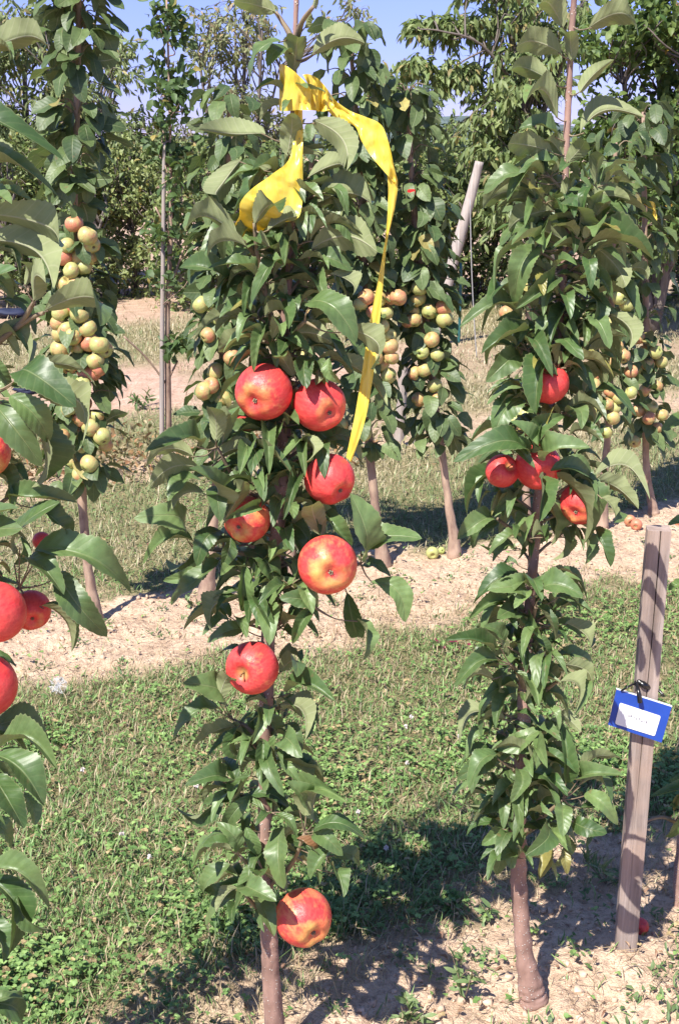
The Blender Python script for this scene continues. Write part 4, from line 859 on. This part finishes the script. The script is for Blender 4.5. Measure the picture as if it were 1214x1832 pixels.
# ------------------------------------------------------------------ distant shrubs and trees
SG = 'shrubs of the hedge behind the orchard'
shr = [(-60,395,150,150,'olive green shrub at the far left of the hedge, behind the leftmost columnar tree'),(110,420,120,120,'dense shrub behind the apples of the leftmost columnar tree'),(235,430,110,125,'yellow green shrub just left of the grey cane'),(370,430,110,125,'green shrub right of the grey cane'),
       (500,420,110,130,'shrub hidden behind the crown of the middle tree'),(640,420,110,130,'dark shrub behind the yellow tape tail'),(770,440,95,125,'shrub left of the leaning pole'),(880,440,100,130,'light green shrub right behind the leaning pole'),(1000,440,100,125,'shrub behind the crown of the tree beside the stake'),(1120,440,100,125,'dark shrub under the tall dark tree on the right'),(1250,440,110,130,'dark shrub at the right edge under the tall dark tree')]
for i, (px, py, rx, ry, lab) in enumerate(shr):
    D = 11.2+(i % 3)*.5; c1, c2 = [((.16, .22, .065), (.34, .41, .15)), ((.12, .18, .055), (.28, .35, .12)), ((.19, .24, .08), (.40, .45, .17))][i % 3]
    loose_tree('shrub', lab, 'shrub', SG, D, [[(px, 590, 10, 0), (px+8, 500, 8, 0), (px, 400, 5, 0)], [(px, 580, 6, 0), (px-40, 480, 5, 0), (px-60, 400, 3, .2)], [(px, 580, 6, 0), (px+45, 480, 5, 0), (px+70, 400, 3, -.2)]],
        [(px, py-60, rx*.95, ry*.75, .55, 3.4), (px-rx*.15, py-ry*1.05, rx*.75, ry*.35, .5, 1.3), (px-10, py+50, rx, ry*.62, .55, 3.2), (px+rx*.3, py-ry*.6, rx*.5, ry*.4, .4, .9), (px-rx*.4, py-ry*.45, rx*.5, ry*.4, .4, .9), (px+5, py+115, rx*.95, 26, .5, 1)], 400+i, (c1, c2), (.045, .072), .58, 5600, droop=.35, twigl=.16, yellow=.06, nu=2)
def fan(bx, by, tips, w0, dy=.0):
    out_ = []
    for (tx, ty, k) in tips: out_.append([(bx, by, w0, 0), ((bx*.55+tx*.45)+8*((k*7) % 3-1), by*.5+ty*.5, w0*.6, k*.15), (tx, ty, 3, k*.35)])
    return out_
# left: loose yellow green trees
loose_tree('peach_tree', 'loose yellow green tree rising behind the leftmost columnar tree', 'tree', 'loose trees beyond the hedge', 13.0, fan(60, 560, [(-40,120,0),(40,40,1),(110,150,-1),(-90,240,1),(170,230,0)], 26),
    [(-20,120,70,80,.8,1.2),(50,70,60,70,.7,.9),(120,190,70,70,.7,1.4),(-30,250,90,70,.8,2),(90,290,100,60,.8,2),(235,270,75,62,.7,2.6),(200,120,35,70,.5,.35)], 501, ((.17, .23, .08), (.33, .38, .17)), (.08, .12), .30, 11500, droop=1.0, yellow=.12, yc=(.42, .36, .16), shape=(.9, .8))
loose_tree('peach_tree', 'thin see-through tree between the grey cane and the yellow tape', 'tree', 'loose trees beyond the hedge', 13.5, fan(430, 560, [(350,60,0),(420,20,1),(470,40,-1),(380,180,1),(500,120,0),(340,230,0),(450,-60,0)], 14),
    [(380,90,55,90,.6,1),(450,70,45,80,.6,.9),(420,200,80,60,.6,1.1),(350,270,60,50,.6,.9),(480,250,60,60,.5,.9),(590,60,40,50,.5,.25),(640,30,50,30,.5,.25)], 502, ((.20, .23, .10), (.36, .37, .18)), (.06, .10), .32, 3600, droop=.9, yellow=.18, yc=(.40, .30, .16), shape=(.9, .8), trunkm=M_bark3)
loose_tree('peach_tree', 'rounded light green tree between the yellow tape and the leaning pole', 'tree', 'loose trees beyond the hedge', 12.4, fan(750, 570, [(720,210,0),(760,190,1),(800,300,-1),(700,290,0),(840,330,1)], 16),
    [(730,200,55,60,.6,1.2),(775,270,60,70,.6,1.4),(720,310,60,60,.6,1),(840,320,50,50,.5,1),(690,170,40,50,.5,.5)], 503, ((.15, .22, .07), (.28, .35, .13)), (.08, .12), .30, 4200, droop=1.05, yellow=.06, shape=(.9, .8))
loose_tree('peach_tree', 'tall peach tree with drooping leaves, one branch reaching left into the sky', 'tree', 'loose trees beyond the hedge', 10.6, [[(985,590,34,0),(980,450,28,0),(960,300,22,0),(930,150,14,0),(900,0,8,0)],[(965,330,14,0),(900,250,9,.2),(870,200,6,.3)],[(935,170,7,0),(860,80,5,-.2),(790,56,3,-.3),(750,52,2,-.3)],[(955,280,7,0),(870,150,4,.2),(800,128,3,.3),(715,122,2,.3)],[(950,250,12,0),(1010,100,8,0),(1050,-20,5,0)],[(970,380,10,0),(1040,300,7,0)]],
    [(915,30,70,50,.6,1.7),(855,45,50,16,.3,.6),(795,52,50,14,.15,1.5),(748,50,24,11,.12,.6),(815,130,55,14,.15,1.2),(735,118,40,10,.12,.55),(915,170,50,50,.5,1.5),(905,240,60,70,.6,1.9),(960,130,70,80,.6,2),(960,290,70,60,.6,1.6),(895,95,34,30,.3,.5),(870,215,20,34,.2,.25),(1020,60,50,70,.5,1),(860,-20,50,22,.4,.5),(900,360,60,60,.6,1.0)], 504, ((.15, .22, .07), (.31, .37, .14)), (.08, .12), .29, 7200, droop=1.2, yellow=.07, yc=(.42, .34, .14), shape=(.9, .8))
loose_tree('broadleaf_tree', 'tall dense dark green tree filling the upper right corner', 'tree', 'loose trees beyond the hedge', 9.6, fan(1170, 600, [(1110,120,0),(1180,20,1),(1250,80,-1),(1090,300,1),(1220,260,0),(1290,200,0)], 15),
    [(1110,90,60,90,.7,1.4),(1190,60,90,90,.8,2.4),(1100,250,60,80,.7,1.3),(1190,260,90,90,.8,2.6),(1160,400,100,80,.8,2.2),(1270,330,70,120,.8,1.4),(1240,160,70,90,.8,1.4)], 505, ((.06, .12, .03), (.18, .25, .06)), (.055, .085), .62, 8600, droop=.4, twigl=.2, yellow=.015, yc=(.5, .3, .05), shape=(.7, .6))

# ------------------------------------------------------------------ small plants and bits
def weed(px, py, hpx, label, seed, n=26, spread=.3, Lr=(.012, .03), asp=.35, name='weed'):
    rng = np.random.default_rng(seed); b0 = G(px, py); b0[2] = float(gz(np.array([b0[0]]), np.array([b0[1]]))[0]); root = empty(name, b0); tag(root, label, 'plant')
    h = hpx*scale(py, b0[1]); mb = MB(); B = []; Dv = []
    for k in range(4):
        az = rng.uniform(0, 6.28); tip = b0+np.array([math.cos(az)*h*spread, math.sin(az)*h*spread, h*rng.uniform(.6, 1)]); mid_ = (b0+tip)/2+rng.normal(0, h*.05, 3)
        pts = catmull([b0, mid_, tip], 6); tube(mb, [b0, mid_, tip], [.0014, .001, .0006], 6, 4, cap=False)
        for i in range(n//4): B.append(pts[rng.integers(2, len(pts))]); Dv.append(nrm(rng.normal(0, .7, 3)+np.array([0, 0, .4])))
    n_ = len(B); LL = rng.uniform(*Lr, n_); mb.build('stalk', M_twig, root)
    leaves('foliage', np.array(B), np.array(Dv), rng.normal(0, .4, (n_, 3))+np.array([0, 0, 1]), LL, LL*asp, .1, M_blade, root, greens(n_, rng, (.11, .18, .06), (.22, .29, .12)), 4, 2, seed=seed)
weed(828, 1790, 95, 'thin upright weed on the bare earth left of the trunk beside the stake', 1, 40, .22)
weed(735, 1828, 36, 'low weed tuft at the bottom edge on bare earth', 2, 40, .8)
weed(1215, 1690, 60, 'leafy weed on the earth at the right edge beyond the stake', 3, 50, .7)
weed(1085, 1575, 52, 'grassy weed rosette left of the foot of the stake', 4, 60, .8, (.02, .05), .12)
weed(870, 1640, 40, 'small weed sprig in shade between the two front trees', 5, 30, .5)
weed(1135, 905, 26, 'small green weed at the foot of the rightmost columnar tree', 6, 50, 1.0)
weed(345, 1080, 14, 'tiny weed beside the trunk foot behind the middle tree', 7, 24, .9)
weed(500, 745, 40, 'scruffy weed on the far earth strip', 8, 40, .7, (.02, .05))
weed(255, 730, 34, 'weedy sprig on the pink earth left of the grey cane', 9, 50, .7, (.02, .06))
def dry_clump(px, py, seed, label):
    rng = np.random.default_rng(seed); b0 = G(px, py); n_ = 700
    r_ = rng.normal(0, .16, (n_, 2)); B = np.stack([b0[0]+r_[:, 0]*1.3, b0[1]+r_[:, 1], rng.uniform(0, .16, n_)], 1); Dv = rng.normal(0, .6, (n_, 3))+np.array([0, 0, .4])
    root = empty('withered_plant', (b0[0], b0[1], 0)); tag(root, label, 'plant', 'withered plants in the third row')
    leaves('foliage', B, Dv, rng.normal(0, 1, (n_, 3)), rng.uniform(.02, .05, n_), rng.uniform(.006, .02, n_), .2, M_blade, root, greens(n_, rng, (.16, .16, .07), (.42, .32, .18), .25, (.40, .2, .1)), 3, 2, seed=seed)
dry_clump(235, 838, 61, 'withered straw coloured plant just left of the foot of the grey cane')
dry_clump(60, 850, 62, 'withered plant with green remains near the left edge beyond the second row')
dry_clump(560, 815, 63, 'withered plant glimpsed through the middle tree')
def clock(px, py, r, label):
    rng = np.random.default_rng(px); b0 = G(px, py+r+12); c_ = P(px, py, b0[1]); root = empty('dandelion', (b0[0], b0[1], 0)); tag(root, label, 'dandelion', 'dandelion seed heads')
    mb = MB(); tube(mb, [(b0[0], b0[1], 0), (c_[0]+.004, c_[1], c_[2]*.5), tuple(c_)], .0011, 6, 4); mb.build('stalk', M_twig, root)
    rr_ = r*scale(py, b0[1]); mb = MB()
    for k in range(70):
        dd = nrm(rng.normal(0, 1, 3)); e_ = c_+dd*rr_; tube(mb, [c_, e_], .00025, 4, 1, cap=False)
        for j in range(4):
            q = e_+nrm(dd*.4+rng.normal(0, 1, 3))*rr_*.28; tube(mb, [e_, q], .0002, 4, 1, cap=False)
    mb.build('seed_head', M_clock, root)
clock(105, 1226, 14, 'white dandelion clock on the grass edge below the bare earth on the left')
clock(1097, 822, 8, 'white dandelion clock on the mown grass behind the tree beside the stake')
FL = [(220,1520),(352,1430),(725,1322),(735,1305),(820,1334),(728,1390),(640,1480),(270,1560),(150,1400),(690,1545)]
for i, (px, py) in enumerate(FL):
    rng = np.random.default_rng(i); b0 = G(px, py+6); z0 = float(gz(np.array([b0[0]]), np.array([b0[1]]))[0]); n_ = 26; c_ = np.array([b0[0], b0[1], z0+.045])
    root = empty('clover_flower', (b0[0], b0[1], z0)); tag(root, 'small whitish clover flower head in the turf of the lawn between the rows', 'flower', 'clover flowers in the turf')
    mb = MB(); tube(mb, [(b0[0], b0[1], z0), tuple(c_)], .0007, 6, 3); mb.build('stalk', M_twig, root)
    dd = nrm(rng.normal(0, 1, (n_, 3))+np.array([0, 0, .4])); leaves('flower_head', np.tile(c_, (n_, 1)), dd, rng.normal(0, 1, (n_, 3)), .0065, .003, .1, M_cloverf, root, None, 2, 2, seed=i)
# magenta dead leaves in the turf
rng = np.random.default_rng(9); b0 = G(808, 1166); n_ = 16
B = np.stack([b0[0]+rng.normal(0, .02, n_), b0[1]+rng.normal(0, .015, n_), rng.uniform(.01, .03, n_)], 1)
o = leaves('fallen_leaf', B, rng.normal(0, 1, (n_, 3))*np.array([1, 1, .3]), np.tile([0, 0, 1.], (n_, 1)), .016, .009, .1, M_blade, None, np.tile([.22, .02, .06], (n_, 1)), 4, 2, seed=3); tag(o, 'cluster of magenta fallen leaves in the turf left of the tree beside the stake', 'leaves')
# dark blue things on the far left
def cloth(px, py, rx, ry, label, seed):
    b0 = G(px, py+ry); V = AV.copy(); s_ = scale(py, b0[1]); nz = fbm(V[:, 0]*2+seed, V[:, 2]*2+V[:, 1], seed, 3)
    V = V*(.75+.5*nz)[:, None]*np.array([rx*s_, .12, ry*s_*1.1]); V += np.array([b0[0], b0[1], ry*s_*.8]); o = add_mesh('blue_cloth', V, AF, M_navy); tag(o, label, 'cloth')
cloth(52, 688, 26, 13, 'dark blue crumpled cloth on the pink earth beyond the left tree', 3)
cloth(22, 558, 34, 9, 'dark blue cloth bundle far left under the hedge', 5)
print('objects', len(bpy.data.objects))
